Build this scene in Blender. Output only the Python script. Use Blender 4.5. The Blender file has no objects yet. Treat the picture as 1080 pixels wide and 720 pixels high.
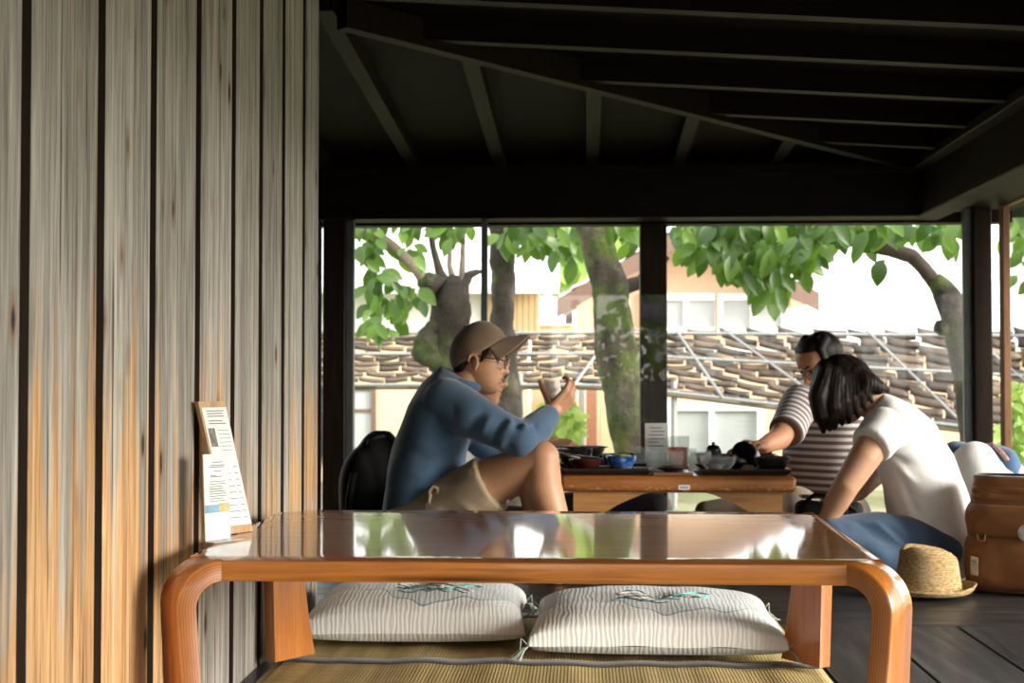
import bpy, bmesh, math, random
import numpy as np
from mathutils import Vector, Matrix, noise as mnoise
random.seed(7); np.random.seed(7)
S = bpy.context.scene
COL = S.collection
PI = math.pi
V = Vector
# ------------------------------------------------------------------ camera
HC = 0.64; F = 1500.0
yaw = math.atan(77/1500.0); pitch = math.atan(40/1500.0)
c_f = V((-math.sin(yaw)*math.cos(pitch), math.cos(yaw)*math.cos(pitch), math.sin(pitch)))
c_r = V((math.cos(yaw), math.sin(yaw), 0))
c_u = c_r.cross(c_f)
cam_d = bpy.data.cameras.new('camera'); cam = bpy.data.objects.new('camera', cam_d); COL.objects.link(cam)
cam.matrix_world = Matrix.Translation((0, 0, HC)) @ Matrix((c_r, c_u, -c_f)).transposed().to_4x4()
cam_d.sensor_width = 36; cam_d.lens = 50; cam_d.clip_start = 0.05; cam_d.clip_end = 300
cam_d.dof.use_dof = True; cam_d.dof.focus_distance = 2.6; cam_d.dof.aperture_fstop = 9
S.camera = cam

def P(px, py, y):
    """world point at world depth y seen at pixel px, py of the 1080x720 frame"""
    d = c_f*F + c_r*(px-540) - c_u*(py-360)
    return V((0, 0, HC)) + d*(y/d.y)

# ------------------------------------------------------------------ materials
MATS = {}
class NT:
    def __init__(s, name):
        s.m = bpy.data.materials.new(name); s.m.use_nodes = True
        s.t = s.m.node_tree; s.n = s.t.nodes
        s.b = s.n['Principled BSDF']; s.out = s.n['Material Output']
        MATS[name] = s.m
    def new(s, typ, **kw):
        nd = s.n.new(typ)
        for k, v in kw.items():
            if k in nd.inputs.keys() if hasattr(nd.inputs, 'keys') else False: nd.inputs[k].default_value = v
            else: setattr(nd, k, v)
        return nd
    def link(s, a, b): s.t.links.new(a, b)
    def coord(s, scale=(1, 1, 1), rot=(0, 0, 0), kind='Object', loc=(0, 0, 0)):
        tc = s.n.new('ShaderNodeTexCoord'); mp = s.n.new('ShaderNodeMapping')
        mp.inputs['Scale'].default_value = scale; mp.inputs['Rotation'].default_value = rot; mp.inputs['Location'].default_value = loc
        s.link(tc.outputs[kind], mp.inputs[0]); return mp.outputs[0]
    def noise(s, vec, scale=5, detail=4, rough=.55, dist=0):
        nd = s.n.new('ShaderNodeTexNoise'); nd.inputs['Scale'].default_value = scale; nd.inputs['Detail'].default_value = detail
        nd.inputs['Roughness'].default_value = rough; nd.inputs['Distortion'].default_value = dist
        if vec is not None: s.link(vec, nd.inputs['Vector'])
        return nd.outputs['Fac']
    def ramp(s, fac, stops, interp='LINEAR'):
        r = s.n.new('ShaderNodeValToRGB'); r.color_ramp.interpolation = interp
        e = r.color_ramp.elements
        while len(e) < len(stops): e.new(.5)
        for i, (p, c) in enumerate(stops):
            e[i].position = p; e[i].color = (*c, 1) if not isinstance(c, (int, float)) else (c, c, c, 1)
        s.link(fac, r.inputs[0]); return r.outputs[0]
    def mix(s, fac, a, b, mode='MIX'):
        m = s.n.new('ShaderNodeMix'); m.data_type = 'RGBA'; m.blend_type = mode
        for sock, v in ((m.inputs[0], fac), (m.inputs[6], a), (m.inputs[7], b)):
            if isinstance(v, (int, float)): sock.default_value = v
            elif isinstance(v, tuple): sock.default_value = (*v, 1)
            else: s.link(v, sock)
        return m.outputs[2]
    def math(s, op, a, b=0.0, c=None, clamp=False):
        m = s.n.new('ShaderNodeMath'); m.operation = op; m.use_clamp = clamp
        for i, v in enumerate((a, b) if c is None else (a, b, c)):
            if isinstance(v, (int, float)): m.inputs[i].default_value = v
            else: s.link(v, m.inputs[i])
        return m.outputs[0]
    def attr(s, name):
        a = s.n.new('ShaderNodeAttribute'); a.attribute_name = name; return a.outputs['Fac']
    def bump(s, h, strength=.3, dist=.01):
        b = s.n.new('ShaderNodeBump'); b.inputs['Strength'].default_value = strength; b.inputs['Distance'].default_value = dist
        s.link(h, b.inputs['Height']); s.link(b.outputs[0], s.b.inputs['Normal']); return b
    def color(s, c):
        if isinstance(c, tuple): s.b.inputs['Base Color'].default_value = (*c, 1)
        else: s.link(c, s.b.inputs['Base Color'])
    def set(s, **kw):
        for k, v in kw.items():
            k = k.replace('_', ' ')
            if isinstance(v, (int, float, tuple)): s.b.inputs[k].default_value = v
            else: s.link(v, s.b.inputs[k])
        return s

def plain(name, col, rough=.6, var=.12, scale=30, bump=0, **kw):
    """a single-colour surface with a little mottling"""
    if name in MATS: return MATS[name]
    t = NT(name); f = t.noise(t.coord(), scale, 3)
    a = tuple(max(0, c*(1-var)) for c in col); b = tuple(min(1, c*(1+var)) for c in col)
    t.color(t.ramp(f, [(.3, a), (.7, b)])); t.set(Roughness=rough, **kw)
    if bump: t.bump(t.noise(t.coord(), scale*3, 3), bump, .004)
    return t.m

def fabric(name, col, scale=350, rough=.9, var=.18, sheen=.2, bump=.25):
    if name in MATS: return MATS[name]
    t = NT(name); f = t.noise(t.coord(), 6, 4); w = t.noise(t.coord(), scale, 2)
    c = t.ramp(f, [(.3, tuple(x*(1-var) for x in col)), (.7, tuple(min(1, x*(1+var)) for x in col))])
    t.color(t.mix(.25, c, t.ramp(w, [(.35, .25), (.65, 1.)]), 'MULTIPLY'))
    t.set(Roughness=rough, Sheen_Weight=sheen); t.bump(w, bump, .002); return t.m

def wood(name, c1, c2, axis='X', scale=1.0, rough=.5, coat=0, bump=.15, dark=None, coat_rough=.06):
    if name in MATS: return MATS[name]
    t = NT(name); st = {'X': (1.2, 22, 22), 'Y': (22, 1.2, 22), 'Z': (22, 22, 1.2)}[axis]
    v = t.coord(tuple(k*scale for k in st))
    f = t.noise(v, 2.2, 6, .62, .6); g = t.noise(t.coord(tuple(k*scale*3 for k in st)), 3, 3)
    c = t.ramp(f, [(.28, c1), (.72, c2)])
    c = t.mix(.35, c, t.ramp(g, [(.35, .45), (.6, 1.)]), 'MULTIPLY')
    if dark:
        k = t.noise(t.coord(tuple(k*.5 for k in st)), 2.2, 3)
        c = t.mix(t.ramp(k, [(.55, 0.), (.66, .9)]), c, dark)
    t.color(c); t.set(Roughness=rough, Coat_Weight=coat, Coat_Roughness=coat_rough)
    if bump: t.bump(g, bump, .002)
    return t.m

def glass(name, tint=(1, 1, 1), ior=1.45, rough=0.0, haze=0.0):
    """thin clear sheet: what is behind passes straight through, fresnel reflection on top"""
    if name in MATS: return MATS[name]
    t = NT(name); tr = t.n.new('ShaderNodeBsdfTransparent'); gl = t.n.new('ShaderNodeBsdfGlossy'); mx = t.n.new('ShaderNodeMixShader'); lw = t.n.new('ShaderNodeLayerWeight'); lw.inputs[0].default_value = .5
    r0 = ((ior-1)/(ior+1))**2; fres = t.math('ADD', r0, t.math('MULTIPLY', 1-r0, t.math('POWER', lw.outputs['Facing'], 5.0)))
    n = t.noise(t.coord(), 3, 2)
    t.link(t.ramp(n, [(.2, tuple(x*.97 for x in tint)), (.8, tint)]), tr.inputs[0]); gl.inputs['Roughness'].default_value = rough
    t.link(fres, mx.inputs[0]); t.link(tr.outputs[0], mx.inputs[1]); t.link(gl.outputs[0], mx.inputs[2])
    o = mx.outputs[0]
    if haze:
        df = t.n.new('ShaderNodeBsdfDiffuse'); df.inputs[0].default_value = (.9, .92, .92, 1); m2 = t.n.new('ShaderNodeMixShader'); m2.inputs[0].default_value = haze
        t.link(o, m2.inputs[1]); t.link(df.outputs[0], m2.inputs[2]); o = m2.outputs[0]
    t.link(o, t.out.inputs[0]); return t.m

# ------------------------------------------------------------------ objects
def wloc(o):
    l = V((0, 0, 0))
    while o is not None: l += o.location; o = o.parent
    return l
def tag(o, label, cat, group=None, kind=None):
    if label: o['label'] = label
    if cat: o['category'] = cat
    if group: o['group'] = group
    if kind: o['kind'] = kind
    return o
def thing(name, loc, label, cat, group=None, kind=None):
    o = bpy.data.objects.new(name, None); COL.objects.link(o); o.location = loc; o.empty_display_size = .05
    return tag(o, label, cat, group, kind)
def struct(o): o['kind'] = 'structure'; return o

class MB:
    """collects vertices and faces (world coordinates) of ONE mesh"""
    def __init__(s): s.v = []; s.f = []; s.mi = []; s.at = {}
    def add(s, vs, fs, mi=0, **at):
        b = len(s.v); s.v.extend(V(x) for x in vs); s.f.extend(tuple(b+i for i in f) for f in fs); s.mi.extend([mi]*len(fs))
        for k, a in at.items():
            d = s.at.setdefault(k, {})
            for i in range(len(vs)): d[b+i] = a[i] if hasattr(a, '__len__') else a
        return s
    def box(s, lo, hi, bev=0, mi=0, M=None, seg=2, **at):
        bm = bmesh.new(); bmesh.ops.create_cube(bm, size=1)
        lo = V(lo); hi = V(hi)
        for v in bm.verts: v.co = V(((lo.x+hi.x)/2+v.co.x*(hi.x-lo.x), (lo.y+hi.y)/2+v.co.y*(hi.y-lo.y), (lo.z+hi.z)/2+v.co.z*(hi.z-lo.z)))
        if bev: bmesh.ops.bevel(bm, geom=bm.edges[:], offset=bev, segments=seg, affect='EDGES', profile=.5)
        bm.verts.index_update()
        vs = [(M @ v.co if M else v.co.copy()) for v in bm.verts]; fs = [[v.index for v in f.verts] for f in bm.faces]; bm.free()
        return s.add(vs, fs, mi, **at)
    def tube(s, pts, rs, n=12, mi=0, caps=True, squash=None, **at):
        pts = [V(p) for p in pts]
        if isinstance(rs, (int, float)): rs = [rs]*len(pts)
        vs = []; fs = []; up = None
        for i, p in enumerate(pts):
            t = (pts[min(i+1, len(pts)-1)]-pts[max(i-1, 0)]).normalized()
            if up is None: up = V((0, 0, 1)) if abs(t.z) < .9 else V((0, 1, 0))
            a = t.cross(up).normalized(); b = a.cross(t).normalized(); up = b
            for k in range(n):
                th = 2*PI*k/n; vs.append(p+(a*math.cos(th)+b*math.sin(th))*rs[i])
        for i in range(len(pts)-1):
            for k in range(n): fs.append((i*n+k, i*n+(k+1) % n, (i+1)*n+(k+1) % n, (i+1)*n+k))
        if caps: fs.append(tuple(range(n))[::-1]); fs.append(tuple((len(pts)-1)*n+k for k in range(n)))
        return s.add(vs, fs, mi, **at)
    def lathe(s, prof, c, n=40, mi=0, flute=0, nf=0, M=None, close=False):
        """prof: (r, z) list turned about the vertical through c"""
        c = V(c); vs = []; fs = []
        for r, z in prof:
            for k in range(n):
                th = 2*PI*k/n; rr = r*(1+flute*math.cos(nf*th)) if flute else r
                q = V((rr*math.cos(th), rr*math.sin(th), z)); vs.append(c+(M @ q if M else q))
        for i in range(len(prof)-1):
            for k in range(n): fs.append((i*n+k, i*n+(k+1) % n, (i+1)*n+(k+1) % n, (i+1)*n+k))
        if prof[0][0] > 1e-5: fs.append(tuple(range(n))[::-1])
        if prof[-1][0] > 1e-5: fs.append(tuple((len(prof)-1)*n+k for k in range(n)))
        return s.add(vs, fs, mi)
    def cap(s, p0, r0, p1, r1, n=30, m=8):
        """tapered capsule"""
        p0 = V(p0); p1 = V(p1); t = (p1-p0); L = t.length; t = t.normalized() if L > 1e-6 else V((0, 0, 1))
        pts = []; rs = []
        for i in range(m+1):
            a = -PI/2+PI/2*i/m; pts.append(p0+t*(r0*math.sin(a))); rs.append(max(1e-4, r0*math.cos(a)))
        for i in range(m+1):
            a = PI/2*i/m; pts.append(p1+t*(r1*math.sin(a))); rs.append(max(1e-4, r1*math.cos(a)))
        up = V((0, 0, 1)) if abs(t.z) < .9 else V((0, 1, 0)); a = t.cross(up).normalized(); b = a.cross(t)
        vs = [p+(a*math.cos(2*PI*k/n)+b*math.sin(2*PI*k/n))*r for p, r in zip(pts, rs) for k in range(n)]
        fs = [(i*n+k, i*n+(k+1) % n, (i+1)*n+(k+1) % n, (i+1)*n+k) for i in range(len(pts)-1) for k in range(n)]
        fs.append(tuple(range(n))[::-1]); fs.append(tuple((len(pts)-1)*n+k for k in range(n)))
        return s.add(vs, fs)
    def chain(s, pts, rs):
        for i in range(len(pts)-1): s.cap(pts[i], rs[i], pts[i+1], rs[i+1])
        return s
    def ell(s, c, r, M=None, n=24, m=14, mi=0, **at):
        c = V(c); vs = []; fs = []
        for i in range(m+1):
            a = -PI/2+PI*i/m
            for k in range(n):
                q = V((r[0]*math.cos(a)*math.cos(2*PI*k/n), r[1]*math.cos(a)*math.sin(2*PI*k/n), r[2]*math.sin(a)))
                if i in (0, m): q *= .9999; q.x += 1e-5*math.cos(2*PI*k/n); q.y += 1e-5*math.sin(2*PI*k/n)
                vs.append(c+(M @ q if M else q))
        for i in range(m):
            for k in range(n): fs.append((i*n+k, i*n+(k+1) % n, (i+1)*n+(k+1) % n, (i+1)*n+k))
        return s.add(vs, fs, mi, **at)
    def loft(s, st, lat, n=28, e=2.0, mi=0):
        """st: list of (centre, half width along lat, half depth); lat: unit lateral axis or one per station"""
        vs = []; fs = []
        cs = [V(a[0]) for a in st]
        for i, (c, w, d) in enumerate(st):
            t = (cs[min(i+1, len(cs)-1)]-cs[max(i-1, 0)]).normalized()
            l = V(lat[i] if isinstance(lat, list) else lat); l = (l-t*l.dot(t)).normalized(); nn = t.cross(l)
            for k in range(n):
                a = 2*PI*k/n; ca = math.cos(a); sa = math.sin(a)
                vs.append(cs[i]+l*(w*math.copysign(abs(ca)**(2/e), ca))+nn*(d*math.copysign(abs(sa)**(2/e), sa)))
        for i in range(len(st)-1):
            for k in range(n): fs.append((i*n+k, i*n+(k+1) % n, (i+1)*n+(k+1) % n, (i+1)*n+k))
        fs.append(tuple(range(n))[::-1]); fs.append(tuple((len(st)-1)*n+k for k in range(n)))
        return s.add(vs, fs, mi)
    def grid(s, fn, nu, nv, mi=0, wrap=False):
        vs = [fn(i/nu, j/nv) for i in range(nu+1) for j in range(nv+1)]
        fs = [(i*(nv+1)+j, (i+1)*(nv+1)+j, (i+1)*(nv+1)+j+1, i*(nv+1)+j+1) for i in range(nu) for j in range(nv)]
        return s.add(vs, fs, mi)
    def prism(s, poly, z0, z1, mi=0, bev=0):
        """poly: plan outline (x, y) counter-clockwise"""
        bm = bmesh.new(); n = len(poly)
        b = [bm.verts.new((x, y, z0)) for x, y in poly]; t = [bm.verts.new((x, y, z1)) for x, y in poly]
        bm.faces.new(b[::-1]); bm.faces.new(t)
        for i in range(n): bm.faces.new((b[i], b[(i+1) % n], t[(i+1) % n], t[i]))
        if bev:
            ed = [e for e in bm.edges if abs(e.verts[0].co.z-e.verts[1].co.z) < 1e-6]
            bmesh.ops.bevel(bm, geom=ed, offset=bev, segments=2, affect='EDGES', profile=.5)
        bm.verts.index_update(); vs = [v.co.copy() for v in bm.verts]; fs = [[v.index for v in f.verts] for f in bm.faces]; bm.free()
        return s.add(vs, fs, mi)
    def build(s, name, mat, parent=None, smooth=40, label=None, kind=None):
        me = bpy.data.meshes.new(name); off = wloc(parent) if parent else V((0, 0, 0))
        me.from_pydata([tuple(v-off) for v in s.v], [], s.f); me.validate(clean_customdata=False)
        for m in (mat if isinstance(mat, (list, tuple)) else [mat]): me.materials.append(m)
        if len(me.polygons) == len(s.mi) and any(s.mi): me.polygons.foreach_set('material_index', s.mi)
        for k, d in s.at.items():
            a = me.attributes.new(k, 'FLOAT', 'POINT'); a.data.foreach_set('value', [float(d.get(i, 0)) for i in range(len(me.vertices))])
        return link(name, me, parent, smooth, label, kind)
    def fuse(s, voxel=.006, it=6, fac=.5):
        """union of the collected closed shapes as one continuous surface; returns numpy vertices and the mesh"""
        me = bpy.data.meshes.new('tmp'); me.from_pydata([tuple(v) for v in s.v], [], s.f); me.update()
        o = bpy.data.objects.new('tmp', me); COL.objects.link(o)
        m = o.modifiers.new('r', 'REMESH'); m.mode = 'VOXEL'; m.voxel_size = voxel; m.use_smooth_shade = True
        if it: q = o.modifiers.new('s', 'SMOOTH'); q.iterations = it; q.factor = fac
        dg = bpy.context.evaluated_depsgraph_get(); dg.update()
        me2 = bpy.data.meshes.new_from_object(o.evaluated_get(dg)); bpy.data.objects.remove(o); bpy.data.meshes.remove(me)
        return me2

def link(name, me, parent=None, smooth=40, label=None, kind=None):
    if smooth:
        bm = bmesh.new(); bm.from_mesh(me); lim = math.radians(smooth)
        for f in bm.faces: f.smooth = True
        if smooth < 180:
            for e in bm.edges:
                if len(e.link_faces) == 2 and e.calc_face_angle(0) > lim: e.smooth = False
        bm.to_mesh(me); bm.free()
    o = bpy.data.objects.new(name, me); COL.objects.link(o); o.parent = parent
    if label: o['label'] = label
    if kind: o['kind'] = kind
    return o

def npv(me):
    a = np.empty(len(me.vertices)*3); me.vertices.foreach_get('co', a); return a.reshape(-1, 3)
def npn(me):
    a = np.empty(len(me.vertices)*3); me.vertex_normals.foreach_get('vector', a); return a.reshape(-1, 3)
def segdist(p, a, b):
    a = np.array(a); b = np.array(b); d = b-a; t = np.clip(((p-a) @ d)/(d @ d+1e-12), 0, 1)
    return np.linalg.norm(p-(a+t[:, None]*d), axis=1), t
def folds(me, lines, nz=0.0, ns=9.0):
    """pushes the surface in (amp<0) or out along crease lines (a, b, width, amp) plus soft noise"""
    v = npv(me); n = npn(me); dsp = np.zeros(len(v))
    for a, b, w, amp in lines:
        d, t = segdist(v, a, b); dsp += amp*np.exp(-(d/w)**2)*(.35+.65*np.sin(PI*np.clip(t*.9+.05, 0, 1)))
    if nz: dsp += np.array([nz*mnoise.noise(V(p)*ns) for p in v])
    v += n*dsp[:, None]; me.vertices.foreach_set('co', v.ravel()); me.update(); return me
def finish(name, me, mats, parent, label=None):
    off = wloc(parent); v = npv(me)-np.array(off); me.vertices.foreach_set('co', v.ravel()); me.update()
    me.materials.clear()
    for m in (mats if isinstance(mats, (list, tuple)) else [mats]): me.materials.append(m)
    return link(name, me, parent, 180, label)
def copy_tree(o, parent=None):
    c = o.copy(); COL.objects.link(c)
    if parent is not None: c.parent = parent
    for ch in list(o.children): copy_tree(ch, c)
    return c
# ------------------------------------------------------------------ world
w = bpy.data.worlds.new('world'); S.world = w; w.use_nodes = True
wt = w.node_tree; bg = wt.nodes['Background']
tc = wt.nodes.new('ShaderNodeTexCoord'); sx = wt.nodes.new('ShaderNodeSeparateXYZ'); rp = wt.nodes.new('ShaderNodeValToRGB')
wt.links.new(tc.outputs['Generated'], sx.inputs[0]); wt.links.new(sx.outputs['Z'], rp.inputs[0]); wt.links.new(rp.outputs[0], bg.inputs[0])
rp.color_ramp.elements[0].position = 0; rp.color_ramp.elements[0].color = (1, .965, .90, 1)
rp.color_ramp.elements[1].position = .6; rp.color_ramp.elements[1].color = (.93, .95, .97, 1)
bg.inputs[1].default_value = 1.0
S.view_settings.view_transform = 'Standard'; S.view_settings.look = 'None'; S.view_settings.gamma = 1
S.view_settings.exposure = 2.0
try:
    S.cycles.max_bounces = 10; S.cycles.diffuse_bounces = 5; S.cycles.transparent_max_bounces = 16; S.cycles.sample_clamp_indirect = 6
    S.cycles.use_denoising = True
except Exception: pass
sd = bpy.data.lights.new('sun', 'SUN'); sun = bpy.data.objects.new('sun', sd); COL.objects.link(sun)
sd.energy = 2.8; sd.angle = math.radians(30); sd.color = (1, .93, .82)
sun.rotation_euler = V((-.86, .34, -.27)).to_track_quat('-Z', 'Y').to_euler()

# ------------------------------------------------------------------ materials of the place
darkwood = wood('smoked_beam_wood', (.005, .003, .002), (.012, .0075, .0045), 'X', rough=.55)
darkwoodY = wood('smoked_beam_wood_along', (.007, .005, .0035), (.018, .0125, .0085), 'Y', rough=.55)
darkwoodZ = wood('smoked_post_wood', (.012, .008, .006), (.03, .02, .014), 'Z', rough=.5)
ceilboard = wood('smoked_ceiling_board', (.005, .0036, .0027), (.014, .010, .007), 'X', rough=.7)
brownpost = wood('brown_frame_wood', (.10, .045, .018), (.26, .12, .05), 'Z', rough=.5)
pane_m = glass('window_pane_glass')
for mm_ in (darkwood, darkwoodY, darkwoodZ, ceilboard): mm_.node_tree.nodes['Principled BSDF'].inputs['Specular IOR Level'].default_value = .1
metal_dark = plain('dark_anodised_frame', (.11, .12, .122), .45, Metallic=.2)
# dark floor boards
t = NT('dark_floor_board'); t.color(t.mix(.6, t.ramp(t.noise(t.coord((14, 1.2, 10)), 2.4, 6, .6, .5), [(.3, (.016, .017, .018)), (.55, (.04, .041, .042)), (.78, (.105, .105, .10))]), t.ramp(t.attr('tone'), [(0, .6), (1, 1.)]), 'MULTIPLY'))
t.set(Roughness=t.ramp(t.noise(t.coord((10, 1, 10)), 3, 4), [(.3, .32), (.7, .55)])); t.bump(t.noise(t.coord((40, 2, 40)), 3, 4), .2, .002); floor_y = t.m
t = NT('dark_floor_board_across'); t.color(t.mix(.6, t.ramp(t.noise(t.coord((1.2, 14, 10)), 2.4, 6, .6, .5), [(.3, (.012, .012, .012)), (.6, (.03, .03, .03)), (.8, (.075, .075, .07))]), t.ramp(t.attr('tone'), [(0, .6), (1, 1.)]), 'MULTIPLY'))
t.set(Roughness=t.ramp(t.noise(t.coord((1, 10, 10)), 3, 4), [(.3, .32), (.7, .5)])); t.bump(t.noise(t.coord((2, 40, 40)), 3, 4), .2, .002); floor_x = t.m

# ------------------------------------------------------------------ floor
YW = 6.40; XR = 1.83; XL = -.742; YE = 3.88; YB = -1.7
fl = MB(); fl.box((-2.8, YB-.1, -.06), (XR+.1, YW+.1, -.012))
floor = struct(fl.build('floor', floor_x, smooth=0))
fy = MB(); x = XR
while x > XL-.25:
    fy.box((max(x-.212, XL-.1), YB, -.03), (x-.004, 3.765, random.uniform(-.0008, 0)), .0015, seg=1, tone=random.random()); x -= .2165
fy.build('floor_board_run', floor_y, floor, smooth=0)
fx = MB(); y = 3.77
while y < YW+.05:
    fx.box((-2.75, y, -.03), (XR+.05, y+.232, random.uniform(-.0008, 0)), .0015, seg=1, tone=random.random()); y += .236
fx.build('floor_board_cross_run', floor_x, floor, smooth=0)

# ------------------------------------------------------------------ weathered plank wall
t = NT('weathered_plank')
off = t.attr('off'); tc = t.n.new('ShaderNodeTexCoord'); cmb = t.n.new('ShaderNodeCombineXYZ'); sp = t.n.new('ShaderNodeSeparateXYZ')
t.link(tc.outputs['Object'], sp.inputs[0]); t.link(t.math('MULTIPLY', off, 37.0), cmb.inputs[0]); t.link(sp.outputs['Y'], cmb.inputs[1]); t.link(sp.outputs['Z'], cmb.inputs[2])
def vsc(v, sc):
    m = t.n.new('ShaderNodeMapping'); m.inputs['Scale'].default_value = sc; t.link(v, m.inputs[0]); return m.outputs[0]
v = cmb.outputs[0]
grain = t.noise(vsc(v, (1, 60, 2.2)), 1.6, 7, .65, .4); wide = t.noise(vsc(v, (1, 14, .9)), 1.4, 4, .55, .7); fine = t.noise(vsc(v, (1, 260, 5)), 1.5, 3, .6)
grey = t.ramp(grain, [(.25, (.12, .108, .09)), (.45, (.36, .335, .29)), (.62, (.55, .525, .46)), (.8, (.68, .65, .58))])
tan = t.ramp(grain, [(.25, (.24, .11, .04)), (.45, (.54, .30, .13)), (.62, (.71, .455, .22)), (.8, (.80, .58, .33))])
th = t.math('ADD', t.math('MULTIPLY', t.math('SUBTRACT', wide, .5), 1.9), t.math('MULTIPLY', t.math('SUBTRACT', off, .5), .34))
low = t.math('SUBTRACT', t.math('ADD', .45, th), sp.outputs['Z'])
lowgrey = t.math('MULTIPLY', t.ramp(sp.outputs['Z'], [(.22, 1.), (.36, 0.)]), t.ramp(t.math('MULTIPLY', sp.outputs['Y'], .2), [(.50, 0.), (.54, 1.)]))
msk = t.ramp(t.math('ADD', t.math('MULTIPLY', low, 1.7), t.math('ADD', .46, t.math('MULTIPLY', t.math('SUBTRACT', grain, .5), .5)), clamp=True), [(.38, 0.), (.75, 1.)])
msk = t.math('MULTIPLY', msk, t.math('SUBTRACT', 1.0, lowgrey))
c = t.mix(msk, grey, tan)
strk = t.ramp(t.noise(vsc(v, (1, 30, .35)), 1.7, 4, .6, .3), [(.60, 0.), (.70, .65)])
c = t.mix(strk, c, (.27, .10, .03))
c = t.mix(.35, c, t.ramp(fine, [(.35, .35), (.55, 1.)]), 'MULTIPLY')
c = t.mix(.75, c, t.ramp(t.noise(vsc(v, (1, 22, .5)), 1.5, 3, .5, .4), [(.3, .45), (.55, 1.1)]), 'MULTIPLY')
c = t.mix(.5, c, t.ramp(t.math('FRACT', t.math('MULTIPLY', off, 7.3)), [(0, .55), (1, 1.15)]), 'MULTIPLY')
crk = t.ramp(t.noise(vsc(v, (1, 46, .8)), 2.1, 3, .5, .2), [(.30, 1.), (.36, 0.)])
c = t.mix(crk, c, (.03, .022, .016))
vo = t.n.new('ShaderNodeTexVoronoi'); vo.inputs['Scale'].default_value = 1; t.link(vsc(v, (1, 13, 5.2)), vo.inputs['Vector'])
sep = t.n.new('ShaderNodeSeparateColor'); t.link(vo.outputs['Color'], sep.inputs[0])
kn = t.math('MULTIPLY', t.ramp(vo.outputs['Distance'], [(.07, 1.), (.13, 0.)]), t.ramp(sep.outputs[0], [(.50, 0.), (.52, 1.)]))
ring = t.math('MULTIPLY', t.ramp(vo.outputs['Distance'], [(.10, .7), (.26, 0.)]), t.ramp(sep.outputs[0], [(.50, 0.), (.52, 1.)]))
c = t.mix(ring, c, (.20, .10, .045)); c = t.mix(kn, c, (.022, .014, .010))
t.color(c); t.set(Roughness=.85); t.bump(t.math('ADD', grain, t.math('MULTIPLY', fine, .5)), .55, .004); plank_m = t.m
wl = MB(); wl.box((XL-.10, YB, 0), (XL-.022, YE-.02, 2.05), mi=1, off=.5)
edges = [1.32, 1.57, 1.82, 2.11, 2.37, 2.65, 2.92, 3.17, 3.41, 3.66, 3.88]
y = 1.32
while y > YB+.2: y -= .25; edges.insert(0, y)
for a, b in zip(edges, edges[1:]):
    o = random.random()
    nx = V((XL+.015, 0, 0))
    # each board: near edge stands proud, far edge tucks under the next one
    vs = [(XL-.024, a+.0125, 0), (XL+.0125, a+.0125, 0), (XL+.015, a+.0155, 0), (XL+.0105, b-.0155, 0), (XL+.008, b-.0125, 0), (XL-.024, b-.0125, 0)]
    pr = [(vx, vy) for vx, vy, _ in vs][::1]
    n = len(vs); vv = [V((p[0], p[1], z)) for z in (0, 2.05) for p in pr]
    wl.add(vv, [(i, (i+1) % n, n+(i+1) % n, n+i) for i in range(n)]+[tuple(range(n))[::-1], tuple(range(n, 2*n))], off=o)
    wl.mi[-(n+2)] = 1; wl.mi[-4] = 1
wall_left = struct(wl.build('wall_left', [plank_m, wood('plank_joint_shade', (.018, .011, .007), (.05, .028, .015), 'Z', 1, .9)], smooth=0))  # joint faces and backing coloured dark to stand for shade between boards
b = MB(); b.box((XL-.10, YE-.018, 0), (XL-.004, YE+.012, 2.05), .003)
struct(b.build('trim_1', darkwoodZ, smooth=0))
# far side of the wider back bay and the room behind the camera
b = MB(); b.box((-2.85, YE-.1, 0), (-2.75, YW+.15, 2.2)); struct(b.build('wall_side', darkwoodZ, smooth=0))
b = MB(); b.box((-2.85, YE-.1, 0), (XL-.10, YE-.02, 2.2)); struct(b.build('wall_inner', darkwoodZ, smooth=0))
# wall behind the camera with a wide opening to the garden
b = MB(); b.box((XL, YB-.08, 0), (-.35, YB, 2.1)); b.box((-.35, YB-.08, -.05), (XR+.1, YB, .02)); b.box((-.35, YB-.08, 1.52), (XR+.1, YB, 2.1)); b.box((.86, YB-.08, .0), (.93, YB, 1.52)); b.box((.06, YB-.08, .0), (.12, YB, 1.52))
struct(b.build('wall_front', darkwoodZ, smooth=0))

# ------------------------------------------------------------------ ceiling
ZT = HC+219*YW/F
def roof(x, y): return ZT+.075+.06*min(YW-y, 1.50-x)
cb = MB(); nx, ny = 40, 60
xs = [-2.85+(1.95+2.85)*i/nx for i in range(nx+1)]; ys = [YB-.1+(YW+.3-YB+.1)*j/ny for j in range(ny+1)]
for dz, flip in ((0, 0), (.03, 1)):
    vs = [(x, y, roof(x, y)+dz) for x in xs for y in ys]
    fs = [(i*(ny+1)+j, i*(ny+1)+j+1, (i+1)*(ny+1)+j+1, (i+1)*(ny+1)+j) for i in range(nx) for j in range(ny)]
    cb.add(vs, [f[::-1] if flip else f for f in fs])
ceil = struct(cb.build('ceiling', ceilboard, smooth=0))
def beam(p0, p1, w_, h_, name, mat, parent):
    """square bar whose UNDERSIDE runs p0-p1"""
    p0 = V(p0); p1 = V(p1); d = (p1-p0).normalized(); s_ = d.cross(V((0, 0, 1))).normalized()*w_/2; u = V((0, 0, h_))
    vs = [p+a for p in (p0, p1) for a in (-s_, s_, s_+u, -s_+u)]
    b = MB(); b.add(vs, [(0, 1, 2, 3)[::-1], (4, 5, 6, 7), (0, 1, 5, 4)[::-1], (1, 2, 6, 5)[::-1], (2, 3, 7, 6)[::-1], (3, 0, 4, 7)[::-1]][:])
    bm = bmesh.new()
    return b.build(name, mat, parent, smooth=0)
k = 0; y = 6.33
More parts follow.
